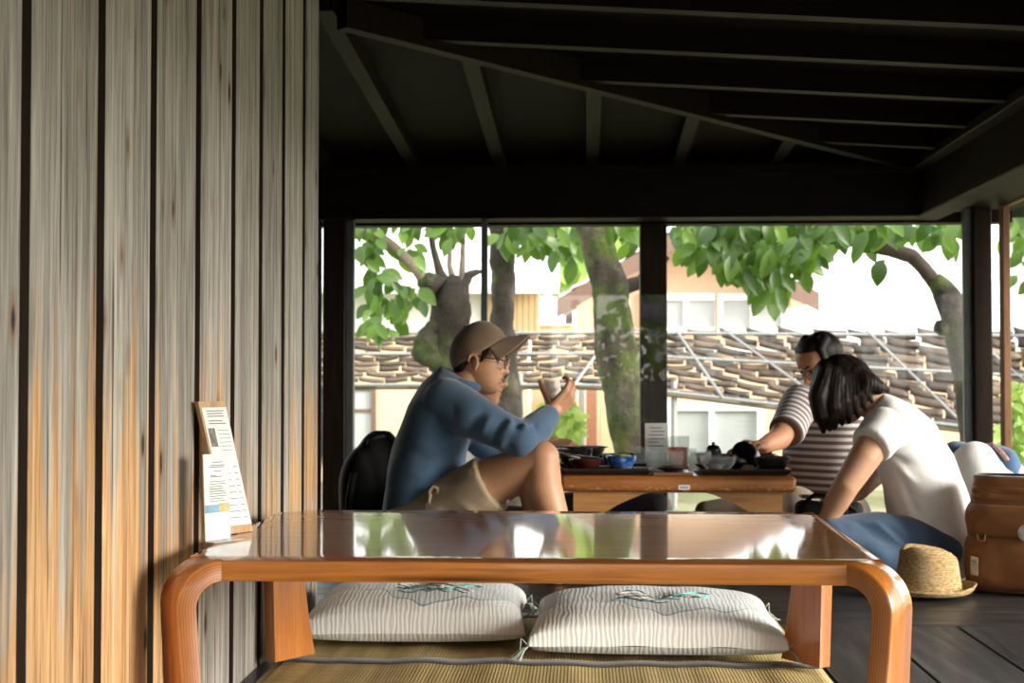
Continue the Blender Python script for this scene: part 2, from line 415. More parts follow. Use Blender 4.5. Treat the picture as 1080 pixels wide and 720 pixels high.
while y > YB:
    xl = 1.50-(YW-y)
    if xl > XL-.0 or True:
        xl = max(xl, XL+.03)
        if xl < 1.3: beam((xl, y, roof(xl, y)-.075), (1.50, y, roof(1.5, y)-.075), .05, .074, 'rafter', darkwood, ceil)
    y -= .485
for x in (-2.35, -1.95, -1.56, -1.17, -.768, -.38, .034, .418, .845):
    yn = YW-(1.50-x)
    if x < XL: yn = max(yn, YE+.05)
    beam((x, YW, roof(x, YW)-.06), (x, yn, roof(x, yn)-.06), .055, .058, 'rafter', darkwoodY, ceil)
beam((1.46, 6.36, roof(1.46, 6.36)-.09), (XL+.02, YW-1.5+XL+.02, roof(XL, YW-1.5+XL)-.10), .05, .09, 'hip_rafter', darkwoodY, ceil)
# unseen eaves over the garden, with a low extra slab added to darken the wall
for lo, hi in (((XR+.12, YB-1.0, 1.47), (XR+1.0, YW+1.0, 1.53)), ((XR+.55, YB-1.0, 1.31), (XR+1.0, 5.4, 1.36)), ((-3.6, YW+.30, 1.52), (XR+1.0, YW+1.0, 1.58)), ((-1.2, YB-1.0, 1.56), (XR+.12, YB-.1, 1.62))):
    b = MB(); b.box(lo, hi); b.build('eave', ceilboard, ceil, smooth=0)
# lintel beams and posts
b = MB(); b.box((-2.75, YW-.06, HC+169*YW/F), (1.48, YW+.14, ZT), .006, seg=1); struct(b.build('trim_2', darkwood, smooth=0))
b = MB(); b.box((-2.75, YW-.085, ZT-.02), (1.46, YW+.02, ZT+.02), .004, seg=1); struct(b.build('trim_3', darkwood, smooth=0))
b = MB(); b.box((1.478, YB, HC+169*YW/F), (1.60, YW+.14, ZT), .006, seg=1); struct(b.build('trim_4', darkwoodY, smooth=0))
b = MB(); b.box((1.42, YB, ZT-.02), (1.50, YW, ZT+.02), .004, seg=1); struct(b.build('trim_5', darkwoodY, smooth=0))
b = MB(); b.box((1.60, YB, 1.40), (XR+.10, YW+.14, 1.66)); struct(b.build('trim_6', darkwoodY, smooth=0))   # head above the side windows
ZH = 1.42
def X(px, y=YW): return P(px, 400, y).x
b = MB(); b.box((X(340.5), YW-.01, 0), (X(364), YW+.11, ZH), .004, seg=1); b.build('trim_7', darkwoodZ, smooth=0)['kind'] = 'structure'
b = MB(); b.box((X(675, YW+.2), YW+.14, -.45), (X(703, YW+.2), YW+.27, 1.6), .004, seg=1); b.build('trim_8', darkwoodZ, smooth=0)['kind'] = 'structure'
b = MB(); b.box((X(1027), YW-.02, 0), (X(1046), YW+.10, ZH), .004, seg=1); b.build('trim_9', darkwoodZ, smooth=0)['kind'] = 'structure'
b = MB(); b.box((-2.75, YW+.12, 1.35), (XR+.1, YW+.22, 1.75)); struct(b.build('trim_10', darkwood, smooth=0))
def window(n, x0, x1, y0, y1, z0, z1, fw, fm, mull=()):
    r = thing('window_%d' % n, ((x0+x1)/2, (y0+y1)/2, z0), None, None); struct(r)
    f = MB(); alongx = abs(x1-x0) > abs(y1-y0)
    def bar(a0, a1, c0, c1):
        if alongx: f.box((a0, y0-.016, c0), (a1, y0+.016, c1), .003, seg=1)
        else: f.box((x0-.016, a0, c0), (x0+.016, a1, c1), .003, seg=1)
    A0, A1 = (x0, x1) if alongx else (y0, y1)
    bar(A0, A0+fw, z0, z1); bar(A1-fw, A1, z0, z1); bar(A0+fw, A1-fw, z0, z0+.05); bar(A0+fw, A1-fw, z1-.03, z1)
    for m, mw in mull: bar(m-mw/2, m+mw/2, z0+.05, z1-.03)
    f.build('window_frame', fm, r, smooth=0)
    g = MB()
    if alongx: g.box((x0+fw*.5, y0-.0025, z0+.03), (x1-fw*.5, y0+.0025, z1-.02))
    else: g.box((x0-.0025, y0+fw*.5, z0+.03), (x0+.0025, y1-fw*.5, z1-.02))
    g.build('window_pane', pane_m, r, smooth=0); return r
window(1, X(364), X(1027), YW+.03, YW+.03, 0, ZH, .037, metal_dark, [(X(510.5), .03)])
window(2, -2.75, X(337.5), YW+.03, YW+.03, 0, ZH, .03, metal_dark)
yy = 6.33
for n in range(3, 8):
    window(n, XR, XR, yy-1.55, yy, 0, ZH, .06, brownpost); yy -= 1.57

# ------------------------------------------------------------------ the garden and houses outside
t = NT('mossy_ground'); t.color(t.ramp(t.noise(t.coord(), 1.3, 5), [(.3, (.15, .15, .08)), (.5, (.21, .225, .10)), (.7, (.28, .25, .20))])); t.set(Roughness=.95); grd = t.m
b = MB(); b.box((-60, YW+.35, -.75), (60, 70, -.45)); b.box((-60, -60, -.75), (60, YB-.4, -.45)); b.box((XR+.25, YB-.5, -.75), (60, YW+.4, -.45)); b.box((-60, YB-.5, -.75), (-3, YW+.4, -.45))
struct(b.build('ground', grd, smooth=0))
cream = plain('cream_plaster', (.74, .60, .36), .9, .05, 2); white = plain('white_plaster', (.80, .82, .82), .9, .03, 2)
t = NT('peach_board_siding'); wv = t.n.new('ShaderNodeTexWave'); wv.inputs['Scale'].default_value = 7; t.link(t.coord(), wv.inputs['Vector'])
t.color(t.mix(.5, t.ramp(wv.outputs['Fac'], [(.05, (.62, .42, .28)), (.2, (.80, .56, .38))]), (.78, .55, .37))); t.set(Roughness=.85); peach = t.m
t = NT('tan_board_siding'); wv = t.n.new('ShaderNodeTexWave'); wv.inputs['Scale'].default_value = 5; t.link(t.coord(), wv.inputs['Vector'])
t.color(t.ramp(wv.outputs['Fac'], [(.05, (.30, .19, .10)), (.25, (.52, .35, .19))])); t.set(Roughness=.85); tanb = t.m
fascia = plain('brown_fascia', (.16, .10, .075), .8); rooft = plain('pale_roof_tile', (.66, .67, .67), .55, .08, 3); whitefr = plain('white_window_frame', (.86, .86, .84), .5, .03)
greyglass = plain('frosted_grey_pane', (.42, .45, .45), .35, .1, 2); darkglass = plain('dark_pane', (.06, .05, .045), .2, .4, 6); brick = plain('reddish_post', (.40, .17, .10), .8)

def tiled_roof(p00, p10, p01, p11, nrow, ncol, amp=.035):
    """a pitched sheet of rolled tiles: p00-p10 the eave, p01-p11 the ridge"""
    p00, p10, p01, p11 = map(V, (p00, p10, p01, p11)); nn = (p10-p00).cross(p01-p00).normalized(); nn = nn if nn.z > 0 else -nn
    def fn(u, v):
        q = (p00.lerp(p10, u)).lerp(p01.lerp(p11, u), v); r = (v*nrow) % 1.0 if v < 1 else 1
        if v == 0: return q-nn*.04
        return q+nn*(amp*abs(math.sin(PI*u*ncol))+amp*.9*(1-r))
    m = MB(); m.grid(fn, ncol*6, nrow*4); 
    m.add([p-nn*.03 for p in (p00, p10, p11, p01)]+[p-nn*.10 for p in (p00, p10, p11, p01)], [(0, 1, 2, 3), (7, 6, 5, 4), (0, 4, 5, 1), (1, 5, 6, 2), (2, 6, 7, 3), (3, 7, 4, 0)]); return m
# long cream house (left)
yh = 15.0
h = thing('house', (P(470, 400, yh).x, yh, -.45), 'long cream house with pale tiled eave behind the slatted screen and stump tree', 'house', 'houses across the garden')
x0, x1 = P(250, 400, yh).x, P(556, 400, yh).x; zs = P(470, 352, yh).z
b = MB(); b.box((x0, yh, -.45), (x1, yh+.3, zs)); b.box((x0, yh, -.45), (x0+.3, yh+5, 1.7)); b.build('lower_wall', cream, h, smooth=0)
b = MB(); b.box((x0, yh+.05, zs), (P(508, 0, yh).x, yh+.3, P(0, 292, yh).z)); b.build('upper_wall', white, h, smooth=0)
b = MB(); b.box((P(508, 0, yh).x, yh+.02, zs), (x1+.12, yh+.3, P(0, 292, yh).z)); b.build('board_wall', tanb, h, smooth=0)
m = tiled_roof(P(240, 299, yh-.6), P(590, 299, yh-.6), P(240, 255, yh+5), P(590, 225, yh+5), 9, 26); m.build('roof', rooft, h)
for a, bb in ((374, 393), (330, 352)):
    xa, xb = P(a, 0, yh).x, P(bb, 0, yh).x; z0_, z1_ = P(0, 480, yh).z, P(0, 411, yh).z
    f = MB(); f.box((xa-.05, yh-.05, z0_-.05), (xa, yh+.02, z1_)); f.box((xb, yh-.05, z0_-.05), (xb+.05, yh+.02, z1_)); f.box((xa-.05, yh-.05, z1_), (xb+.05, yh+.02, z1_+.06)); f.box((xa, yh-.05, z0_-.05), (xb, yh+.02, z0_)); f.box((xa, yh-.04, (z0_+z1_)/2+.12), (xb, yh+.01, (z0_+z1_)/2+.15))
    f = f.build('window_frame', fascia, h, smooth=0); g = MB(); g.box((xa, yh-.02, z0_), (xb, yh-.005, z1_)); g.build('pane', greyglass if a == 374 else darkglass, f, smooth=0)
# peach gabled house (middle)
yg = 18.0
h = thing('house', (P(720, 400, yg).x, yg, -.45), 'peach gabled house with brown fascia and a band of white framed windows', 'house', 'houses across the garden')
ap = P(716, 246, yg); el = P(588, 320, yg); er = P(857, 313, yg); wl_, wr_ = P(608, 0, yg).x, P(832, 0, yg).x
def gz(x): return ap.z+(el.z-ap.z)*(ap.x-x)/(ap.x-el.x) if x < ap.x else ap.z+(er.z-ap.z)*(x-ap.x)/(er.x-ap.x)
m = MB(); fp = [(wl_, -.45), (wr_, -.45), (wr_, gz(wr_)-.1), (ap.x, ap.z-.1), (wl_, gz(wl_)-.1)]
m.add([(x, yg+dy, z) for dy in (0, 1.6) for x, z in fp], [(0, 1, 2, 3, 4), (9, 8, 7, 6, 5), (0, 5, 6, 1), (1, 6, 7, 2), (2, 7, 8, 3), (3, 8, 9, 4), (4, 9, 5, 0)]); m.build('wall', peach, h, smooth=0)
m = tiled_roof((el.x, yg-.5, el.z), (el.x, yg+1.9, el.z), (ap.x, yg-.5, ap.z+.03), (ap.x, yg+1.9, ap.z+.03), 7, 22, .04); m.build('roof', rooft, h)
m = tiled_roof((er.x, yg-.5, er.z), (er.x, yg+1.9, er.z), (ap.x, yg-.5, ap.z+.03), (ap.x, yg+1.9, ap.z+.03), 7, 22, .04); m.build('roof', rooft, h)
for e in (el, er):
    a = V((e.x, yg-.52, e.z)); c = V((ap.x, yg-.52, ap.z)); m = MB(); dz = V((0, 0, .2)); dy = V((0, .06, 0))
    m.add([a-dz, c-dz, c+dz*.1, a+dz*.1, a-dz+dy, c-dz+dy, c+dz*.1+dy, a+dz*.1+dy], [(0, 1, 2, 3), (7, 6, 5, 4), (0, 4, 5, 1), (1, 5, 6, 2), (2, 6, 7, 3), (3, 7, 4, 0)]); m.build('fascia', fascia, h, smooth=0)
zA, zB = P(0, 347, yg).z, P(0, 319, yg).z
for a, bb in ((680, 719), (725, 752), (761, 790), (795, 822)):
    xa, xb = P(a, 0, yg).x, P(bb, 0, yg).x; f = MB()
    f.box((xa-.07, yg-.06, zA-.08), (xa, yg+.02, zB+.09)); f.box((xb, yg-.06, zA-.08), (xb+(.08 if bb == 822 else .002), yg+.02, zB+.09)); f.box((xa, yg-.06, zB), (xb, yg+.02, zB+.09)); f.box((xa, yg-.06, zA-.08), (xb, yg+.02, zA))
    f = f.build('window_frame', whitefr, h, smooth=0); g = MB(); g.box((xa, yg-.02, zA), (xb, yg-.005, zB)); g.build('pane', greyglass, f, smooth=0)
# white roofed house (right)
yr = 20.0
xg0, xg1 = P(560, 0, 16.6).x, P(607, 0, 16.6).x
b = MB(); b.box((xg0, 16.6, -.46), (xg1, 16.75, P(0, 345, 16.6).z)); b.box((xg0, 16.55, P(0, 345, 16.6).z), (xg1, 16.8, P(0, 343, 16.6).z)); tag(b.build('garden_wall', cream, smooth=0), 'low cream garden wall between the two houses behind the slatted screen', 'wall')
h = thing('house', (P(930, 400, yr).x, yr, -.45), 'low house under broad white tiled roof beyond the arching branch', 'house', 'houses across the garden')
m = tiled_roof(P(800, 362, yr), P(1240, 362, yr), P(838, 258, yr+8), P(1300, 250, yr+8), 10, 34, .03); m.build('roof', rooft, h)
b = MB(); b.box((P(830, 0, yr+.6).x, yr+.7, -.45), (P(1170, 0, yr+.6).x, yr+5, 1.05)); b.build('wall', white, h, smooth=0)
# low annexe with white windows under the screen (right of the middle)
ya = 14.2
h = thing('house', (P(800, 400, ya).x, ya, -.45), 'low peach annexe with big white framed windows beneath the slatted screen', 'house', 'houses across the garden')
b = MB(); b.box((P(690, 0, ya).x, ya, -.45), (P(1300, 0, ya).x, ya+2.2, P(0, 372, ya).z)); b.build('wall', peach, h, smooth=0)
b = MB(); b.box((P(688, 0, ya).x, ya-.1, P(0, 372, ya).z), (P(1305, 0, ya).x, ya+2.3, P(0, 368, ya).z)); b.build('flat_roof', rooft, h, smooth=0)
zA, zB = P(0, 490, ya).z, P(0, 432, ya).z
for a, bb in ((706, 746), (751, 796)):
    xa, xb = P(a, 0, ya).x, P(bb, 0, ya).x; f = MB()
    f.box((xa-.05, ya-.06, zA-.08), (xa, ya+.02, zB+.08)); f.box((xb, ya-.06, zA-.08), (xb+(.06 if bb == 796 else .0), ya+.02, zB+.08)); f.box((xa, ya-.06, zB), (xb, ya+.02, zB+.08)); f.box((xa, ya-.06, zA-.08), (xb, ya+.02, zA))
    f = f.build('window_frame', whitefr, h, smooth=0); g = MB(); g.box((xa, ya-.02, zA), (xb, ya-.005, zB)); g.build('pane', greyglass, f, smooth=0)
# three posts and a pale panel right of the raised cup
for i, (a, bb, mt, lb, nm) in enumerate(((598, 607, brick, 'reddish square post left of the grey pole beyond the raised cup', 'post'), (610, 616, plain('grey_pole', (.30, .31, .31), .5), 'grey pole between two reddish posts in the garden', 'post'), (618, 629, brick, 'reddish square post between the grey pole and the pale panel', 'post'), (632, 650, cream, 'pale cream wall panel standing behind the mossy trunk', 'panel'))):
    yp = 13.6+.05*i; b = MB(); b.box((P(a, 0, yp).x, yp, -.46), (P(bb, 0, yp).x, yp+.12, P(0, 404, yp).z), .004, seg=1)
    tag(b.build('garden_post' if nm == 'post' else 'wall_panel_board', mt, smooth=0), lb, nm, 'garden posts' if nm == 'post' else None)

# slatted bark screen: rows of curved slats on pipes
def scr_bottom(x): return .575 if x < .2 else .575-(x-.2)*.122
t = NT('weathered_slat'); t.color(t.mix(.6, t.ramp(t.attr('tone'), [(0, (.035, .025, .017)), (.5, (.095, .062, .038)), (1, (.19, .14, .095))]), t.ramp(t.noise(t.coord((3, 30, 30)), 2, 4), [(.3, .5), (.7, 1.)]), 'MULTIPLY')); t.set(Roughness=.55); slat_m = t.m
scr = thing('slatted_screen', (1.0, 12.2, -.45), 'long sloping screen of overlapping brown bark slats on pipe rails', 'screen')
m = MB()
for r in range(11):
    x = -3.6+(.11 if r % 2 else 0)
    while x < 6.2:
        L = random.uniform(.17, .26)*(1.25 if x > .7 else 1); fr = (r+.35+random.uniform(-.12, .12))/11; zb = scr_bottom(x); zt = 1.085
        z = zb+(zt-zb)*fr; y = 12.0+.65*fr; hh = (zt-zb)/11
        g = random.random(); tn = min(1, max(0, random.gauss(.5 if x < .7 else .34, .25))); tilt = random.uniform(-.03, .03)+(-.035 if x > .7 else 0)
        thk = hh*(random.uniform(.72, .96) if x < .7 else random.uniform(.84, 1.1)); sag = random.uniform(.2, .8)*.014
        def fn(u, v, x=x, L=L, z=z, y=y, thk=thk, tilt=tilt, sag=sag):
            a = PI*(v-.5)*1.3
            return V((x+L*u, y-.035*math.cos(a)+.02*v, z+thk*.5*math.sin(a)/math.sin(PI*.65)-sag*math.sin(PI*u)+tilt*(u-.5)*L*4))
        b0 = len(m.v); m.grid(fn, 5, 6); d = m.at.setdefault('tone', {})
        for i in range(b0, len(m.v)): d[i] = tn
        x += L+random.choice((.006, .01, .02)) 
m = m.build('slats', slat_m, scr, smooth=180)
sm = m.modifiers.new('thickness', 'SOLIDIFY'); sm.thickness = .008
pipe = plain('galvanised_pipe', (.23, .24, .235), .45, Metallic=.3)
for fr in (.04, .56, .93):
    b = MB(); b.tube([(x, 11.93+.65*fr-.02, scr_bottom(x)+(1.085-scr_bottom(x))*fr) for x in [-3.7+.4*i for i in range(26)]], .014, 8); b.build('rail', pipe, scr)
for xa, xb in ((.80, 1.15), (1.22, 2.1), (2.45, 3.15), (3.3, 4.2), (-.10, .25)):
    pa = (xa, 11.93+.6, 1.07); pb = (xb, 11.90, scr_bottom(xb)+.02)
    if xa < 0: pa, pb = (xb, 12.5, 1.07), (xa, 11.9, .58)
    b = MB(); b.tube([pa, pb], .012, 8); b.build('brace', pipe, scr)
for x in (-3.4, -.55, .75, 3.3, 5.6):
    b = MB(); b.tube([(x, 12.06, -.46), (x, 12.06, scr_bottom(x)+.12)], .028, 8); b.build('support_pole', pipe, scr)
b = MB(); b.tube([(x, 12.02, scr_bottom(x)-.0) for x in [-3.7+.4*i for i in range(26)]], .022, 8); b.build('bottom_beam', plain('old_brown_beam', (.16, .12, .085), .7), scr)

# ------------------------------------------------------------------ trees
t = NT('mossy_bark'); bn = t.noise(t.coord((1, 1, .6)), 9, 6, .65); mn = t.noise(t.coord(), 4.5, 5, .6)
c = t.ramp(bn, [(.3, (.012, .009, .007)), (.55, (.042, .032, .024)), (.75, (.125, .10, .075))])
t.color(t.mix(t.ramp(mn, [(.50, 0.), (.66, .85)]), c, t.ramp(bn, [(.3, (.02, .036, .006)), (.7, (.10, .155, .022))]))); t.set(Roughness=.95); t.bump(t.noise(t.coord(), 22, 6, .7), 1., .03); bark = t.m
t = NT('green_mossy_bark'); bn = t.noise(t.coord((1, 1, .6)), 9, 6, .65); mn = t.noise(t.coord(), 4.0, 5, .6)
c = t.ramp(bn, [(.3, (.02, .015, .011)), (.55, (.07, .055, .04)), (.75, (.22, .18, .13))])
t.color(t.mix(t.ramp(mn, [(.46, 0.), (.60, .9)]), c, t.ramp(bn, [(.3, (.022, .040, .006)), (.7, (.11, .155, .02))]))); t.set(Roughness=.95); t.bump(t.noise(t.coord(), 22, 6, .7), 1., .03); bark_g = t.m
barkpale = plain('pale_bark', (.20, .155, .115), .85, .3, 25, .4); barkdark = plain('dark_bark', (.05, .036, .028), .9, .3, 25, .4)
def leafmat(name, c1, c2):
    t = NT(name); t.color(t.ramp(t.attr('tone'), [(0, c1), (1, c2)])); t.set(Roughness=.38, Subsurface_Weight=0.0)
    tr = t.n.new('ShaderNodeBsdfTranslucent'); t.link(t.ramp(t.attr('tone'), [(0, (c1[0]*1.6, c1[1]*1.6, c1[2])), (1, (c2[0]*1.5, c2[1]*1.5, c2[2]))]), tr.inputs[0]); mx = t.n.new('ShaderNodeMixShader'); mx.inputs[0].default_value = .45
    t.link(t.b.outputs[0], mx.inputs[1]); t.link(tr.outputs[0], mx.inputs[2]); t.link(mx.outputs[0], t.out.inputs[0]); return t.m
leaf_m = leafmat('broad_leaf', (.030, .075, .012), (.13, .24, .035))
def leaf(m, base, d, L, W, up, tn):
    d = d.normalized(); s_ = d.cross(up).normalized(); n_ = s_.cross(d)
    st = [(0, .06), (.15, .55), (.35, .92), (.55, 1), (.75, .78), (.9, .4), (1, .03)]; vs = []
    for q, ww in st:
        c = base+d*(L*q)-n_*(.25*L*q*q); k = ww*W/2
        vs += [c-s_*k+n_*k*.35, c, c+s_*k+n_*k*.35]
    m.add(vs, [(3*i+j, 3*i+j+1, 3*i+4+j, 3*i+3+j) for i in range(len(st)-1) for j in (0, 1)], tone=tn)
def foliage(parent, blobs, y, L=.14, dy=.5, hang=.7, mat=None):
    m = MB()
    for cx, cy, rx, ry, n in blobs:
        for _ in range(n):
            while True:
                a, b_ = random.uniform(-1, 1), random.uniform(-1, 1)
                if a*a+b_*b_ < 1: break
            base = P(cx+a*rx, cy+b_*ry-8, y+random.uniform(-dy, dy))
            d = V((random.uniform(-1, 1), random.uniform(-1, .5), -hang+random.uniform(-.8, .8)*(1-hang*.5)))
            l = L*random.uniform(.7, 1.2); leaf(m, base, d, l, l*random.uniform(.48, .6), V((random.uniform(-.5, .5), -1, .5)), random.random())
            if random.random() < .5: pass
    return m.build('foliage', mat or leaf_m, parent, smooth=180)
def trunk(pts, y, name, mat, parent, jit=.12, n=18):
    """pts: (px, py, radius px[, depth])"""
    cs = []; rs = []
    for i in range(len(pts)-1):
        a, b_ = pts[i], pts[i+1]
        for k in range(6):
            u = k/6; q = [a[j]+(b_[j]-a[j])*u for j in range(3)]; cs.append(P(q[0], q[1], y)); rs.append(q[2]*y/F)
    a = pts[-1]; cs.append(P(a[0], a[1], y)); rs.append(a[2]*y/F)
    m = MB(); m.tube(cs, rs, n)
    for i, v in enumerate(m.v):
        c = cs[min(i//n, len(cs)-1)]; r = (v-c); nz = mnoise.noise(v*6)+.6*mnoise.noise(v*15)
        m.v[i] = c+r*(1+jit*2.2*nz)
    return m.build(name, mat, parent, smooth=180)
y1 = 9.0
T = thing('tree', (P(472, 582, y1).x, y1, -.45), 'knobbly cut-back tree stump with thin upright shoots behind the tan cap', 'tree', 'garden trees')
trunk([(476, 590, 18), (474, 480, 16), (471, 400, 15), (472, 350, 17), (475, 318, 20), (478, 298, 13), (479, 290, 5)], y1, 'trunk', bark, T)
trunk([(462, 392, 4), (454, 368, 16), (452, 350, 10), (460, 340, 4)], y1-.06, 'burl', bark, T, .3)
trunk([(462, 306, 15), (452, 298, 13), (446, 306, 9)], y1-.05, 'burl', bark, T, .15)
trunk([(455, 306, 7), (440, 285, 6), (418, 262, 5.5), (398, 247, 5), (386, 232, 5), (378, 205, 4)], y1-.05, 'branch', barkpale, T, .06)
trunk([(472, 300, 6), (464, 287, 5), (457, 262, 3.6), (452, 232, 3.2), (448, 200, 2.5)], y1, 'branch', barkdark, T, .06)
trunk([(478, 295, 4), (474, 280, 2.8), (475, 255, 2.4), (476, 225, 2.2), (476, 200, 2)], y1, 'branch', barkpale, T, .05)
trunk([(487, 298, 4), (488, 270, 2.8), (489, 235, 2.6), (490, 200, 2.4)], y1, 'branch', barkpale, T, .05)
trunk([(486, 312, 9), (490, 300, 6), (495, 290, 4.5), (503, 287, 3.5), (509, 286, 1.5)], y1, 'branch', barkdark, T, .12)
foliage(T, [(385, 255, 16, 16, 16), (398, 285, 14, 22, 14), (410, 310, 22, 20, 22), (404, 340, 22, 20, 18), (436, 322, 10, 18, 8), (380, 240, 14, 8, 10), (430, 245, 22, 10, 14), (432, 275, 12, 12, 8), (478, 240, 22, 9, 10), (470, 255, 8, 8, 3), (400, 222, 40, 14, 25), (470, 216, 35, 14, 20)], y1-.1, .135, .25)
y2 = 9.6
T = thing('tree', (P(530, 560, y2).x, y2, -.45), 'slim mossy tree trunk rising behind the tan cap brim', 'tree', 'garden trees')
trunk([(540, 585, 19), (534, 520, 18), (537, 470, 17), (535, 420, 16), (532, 370, 13), (529, 340, 13), (531, 310, 13), (529, 280, 14), (530, 255, 14), (528, 225, 15), (526, 190, 14)], y2, 'trunk', bark, T, .13)
foliage(T, [(548, 243, 18, 12, 16), (575, 248, 22, 14, 30), (602, 252, 16, 14, 22), (560, 262, 6, 12, 4), (585, 268, 14, 10, 7), (606, 272, 8, 10, 4), (530, 256, 10, 8, 4), (580, 220, 45, 18, 45)], y2-.3, .145, .3, .85)
y3 = 8.6
T = thing('tree', (P(690, 590, y3).x, y3, -.45), 'thick leaning tree trunk bright with green moss before the dark post', 'tree', 'garden trees')
trunk([(692, 600, 24), (684, 540, 24), (672, 480, 24), (662, 430, 23), (653, 390, 22), (648, 350, 21), (645, 320, 18), (643, 300, 18), (636, 280, 18), (630, 258, 18), (626, 235, 20), (622, 190, 20)], y3, 'trunk', bark_g, T, .08, 24)
trunk([(650, 308, 9), (662, 302, 7), (676, 297, 7), (688, 285, 8), (700, 268, 8)], y3+.1, 'branch', barkdark, T, .15)
foliage(T, [(657, 245, 10, 12, 9), (664, 258, 8, 8, 4), (650, 235, 18, 8, 9), (640, 212, 30, 14, 16)], y3+.1, .135, .2, .8)
y4 = 8.3
T = thing('tree', (P(1030, 570, y4).x, y4, -.45), 'tree arching a long leafy branch across the upper pane by the corner post', 'tree', 'garden trees')
trunk([(1046, 590, 18), (1036, 500, 17), (1024, 430, 15), (1016, 380, 14), (1008, 345, 12), (1002, 318, 14), (994, 304, 12), (985, 294, 9)], y4, 'trunk', bark, T, .09)
trunk([(1004, 350, 6), (994, 345, 8), (986, 342, 4)], y4, 'burl', bark, T, .3)
trunk([(1000, 316, 8), (980, 290, 8), (962, 270, 7.5), (940, 262, 8), (915, 258, 8), (890, 249, 8), (862, 248, 10), (838, 244, 9), (810, 225, 7), (780, 200, 5)], y4, 'branch', barkdark, T, .1)
foliage(T, [(722, 252, 15, 16, 18), (742, 258, 16, 24, 22), (765, 262, 20, 24, 34), (790, 270, 22, 28, 44), (815, 275, 18, 32, 40), (808, 308, 14, 14, 12), (835, 268, 16, 18, 22), (858, 270, 14, 14, 16), (850, 290, 8, 12, 6), (770, 285, 14, 14, 10), (880, 246, 30, 10, 22), (920, 246, 30, 10, 20), (912, 270, 8, 8, 2), (932, 275, 6, 8, 2), (960, 245, 40, 12, 26), (1000, 250, 14, 14, 12), (800, 236, 90, 10, 70), (870, 218, 170, 14, 120), (1085, 245, 24, 30, 26), (1100, 290, 30, 20, 16)], y4-.1, .14, .45, .85)
# far greenery
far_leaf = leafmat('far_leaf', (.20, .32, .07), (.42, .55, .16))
def bush(cx, cy, rx, ry, y, label, n=260, L=.4, mat=None, name='tree'):
    g = P(cx, cy+ry, y); T = thing(name, (g.x, y, -.45), label, 'tree' if name == 'tree' else 'bush', 'far greenery')
    b = MB(); b.tube([(g.x, y, -.46), P(cx, cy+ry*.2, y)], [.12, .06] if name == 'tree' else [.025, .015], 8); b.build('trunk', barkdark, T)
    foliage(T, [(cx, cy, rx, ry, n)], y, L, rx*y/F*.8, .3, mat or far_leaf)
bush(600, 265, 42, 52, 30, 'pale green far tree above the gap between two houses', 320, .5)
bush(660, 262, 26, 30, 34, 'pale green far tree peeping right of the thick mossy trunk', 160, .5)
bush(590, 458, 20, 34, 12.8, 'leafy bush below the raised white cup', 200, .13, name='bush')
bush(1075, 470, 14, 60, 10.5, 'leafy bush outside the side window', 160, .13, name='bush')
# garden seen only in the reflections behind the camera
b = MB(); b.box((-4, -7.1, -.46), (6, -7.0, .62)); tag(b.build('garden_fence', plain('grey_fence', (.11, .12, .125), .8), smooth=0), 'plain grey board fence seen mirrored in the window glass', 'fence')
h = thing('house', (2.6, -11, -.45), 'white house with a dark tiled roof mirrored in the window glass', 'house', None)
b = MB(); b.box((1.1, -12, -.45), (7, -11, 1.55)); b.build('wall', white, h, smooth=0)
m = tiled_roof((.6, -10.6, 1.6), (7.4, -10.6, 1.6), (1.2, -13, 2.9), (7, -13, 2.9), 8, 22); m.build('roof', plain('dark_roof_tile', (.05, .055, .06), .4), h)
T = thing('bush', (.7, -8, -.45), 'green bush mirrored in the window glass above the grey fence', 'bush'); b = MB(); b.tube([(.7, -8, -.46), (.7, -8, .5)], .05, 8); b.build('trunk', barkdark, T)
m = MB()
for _ in range(420):
    p = V((.5+random.gauss(0, .45), -8+random.gauss(0, .25), .9+random.gauss(0, .4))); leaf(m, p, V((random.uniform(-1, 1), random.uniform(-1, 1), random.uniform(-1, .3))), .16, .09, V((0, 1, .3)), random.random())
m.build('foliage', leaf_m, T, smooth=180)
# ------------------------------------------------------------------ near low table
def lacq(name, c1, c2, axis, rough=.32, cr=.045):
    return wood(name, c1, c2, axis, 1.0, rough, 1.0, .05, None, cr)
top_m = wood('lacquered_table_top', (.30, .085, .014), (.56, .195, .036), 'X', .7, .28, 1.0, .03, None, .05)
edge_m = wood('lacquered_table_edge', (.36, .115, .018), (.56, .22, .042), 'X', .9, .35, .5, .05, (.05, .02, .008), .12, )
leg_m = wood('lacquered_leg_face', (.42, .13, .02), (.58, .21, .036), 'Z', .8, .3, .8, .03, None, .08)
t = NT('laminated_leg_edge'); ln = t.attr('lam'); sw = t.math('FRACT', t.math('MULTIPLY', ln, 7.0))
c = t.ramp(sw, [(.0, (.16, .045, .010)), (.12, (.17, .05, .012)), (.22, (.38, .135, .03)), (1, (.46, .17, .04))])
c = t.mix(.5, c, t.ramp(t.noise(t.coord((8, 8, 3)), 4, 4), [(.3, .5), (.7, 1.)]), 'MULTIPLY'); t.color(c); t.set(Roughness=.38, Coat_Weight=.4, Coat_Roughness=.12); lam_m = t.m
ZTOP = .348; TH = .034
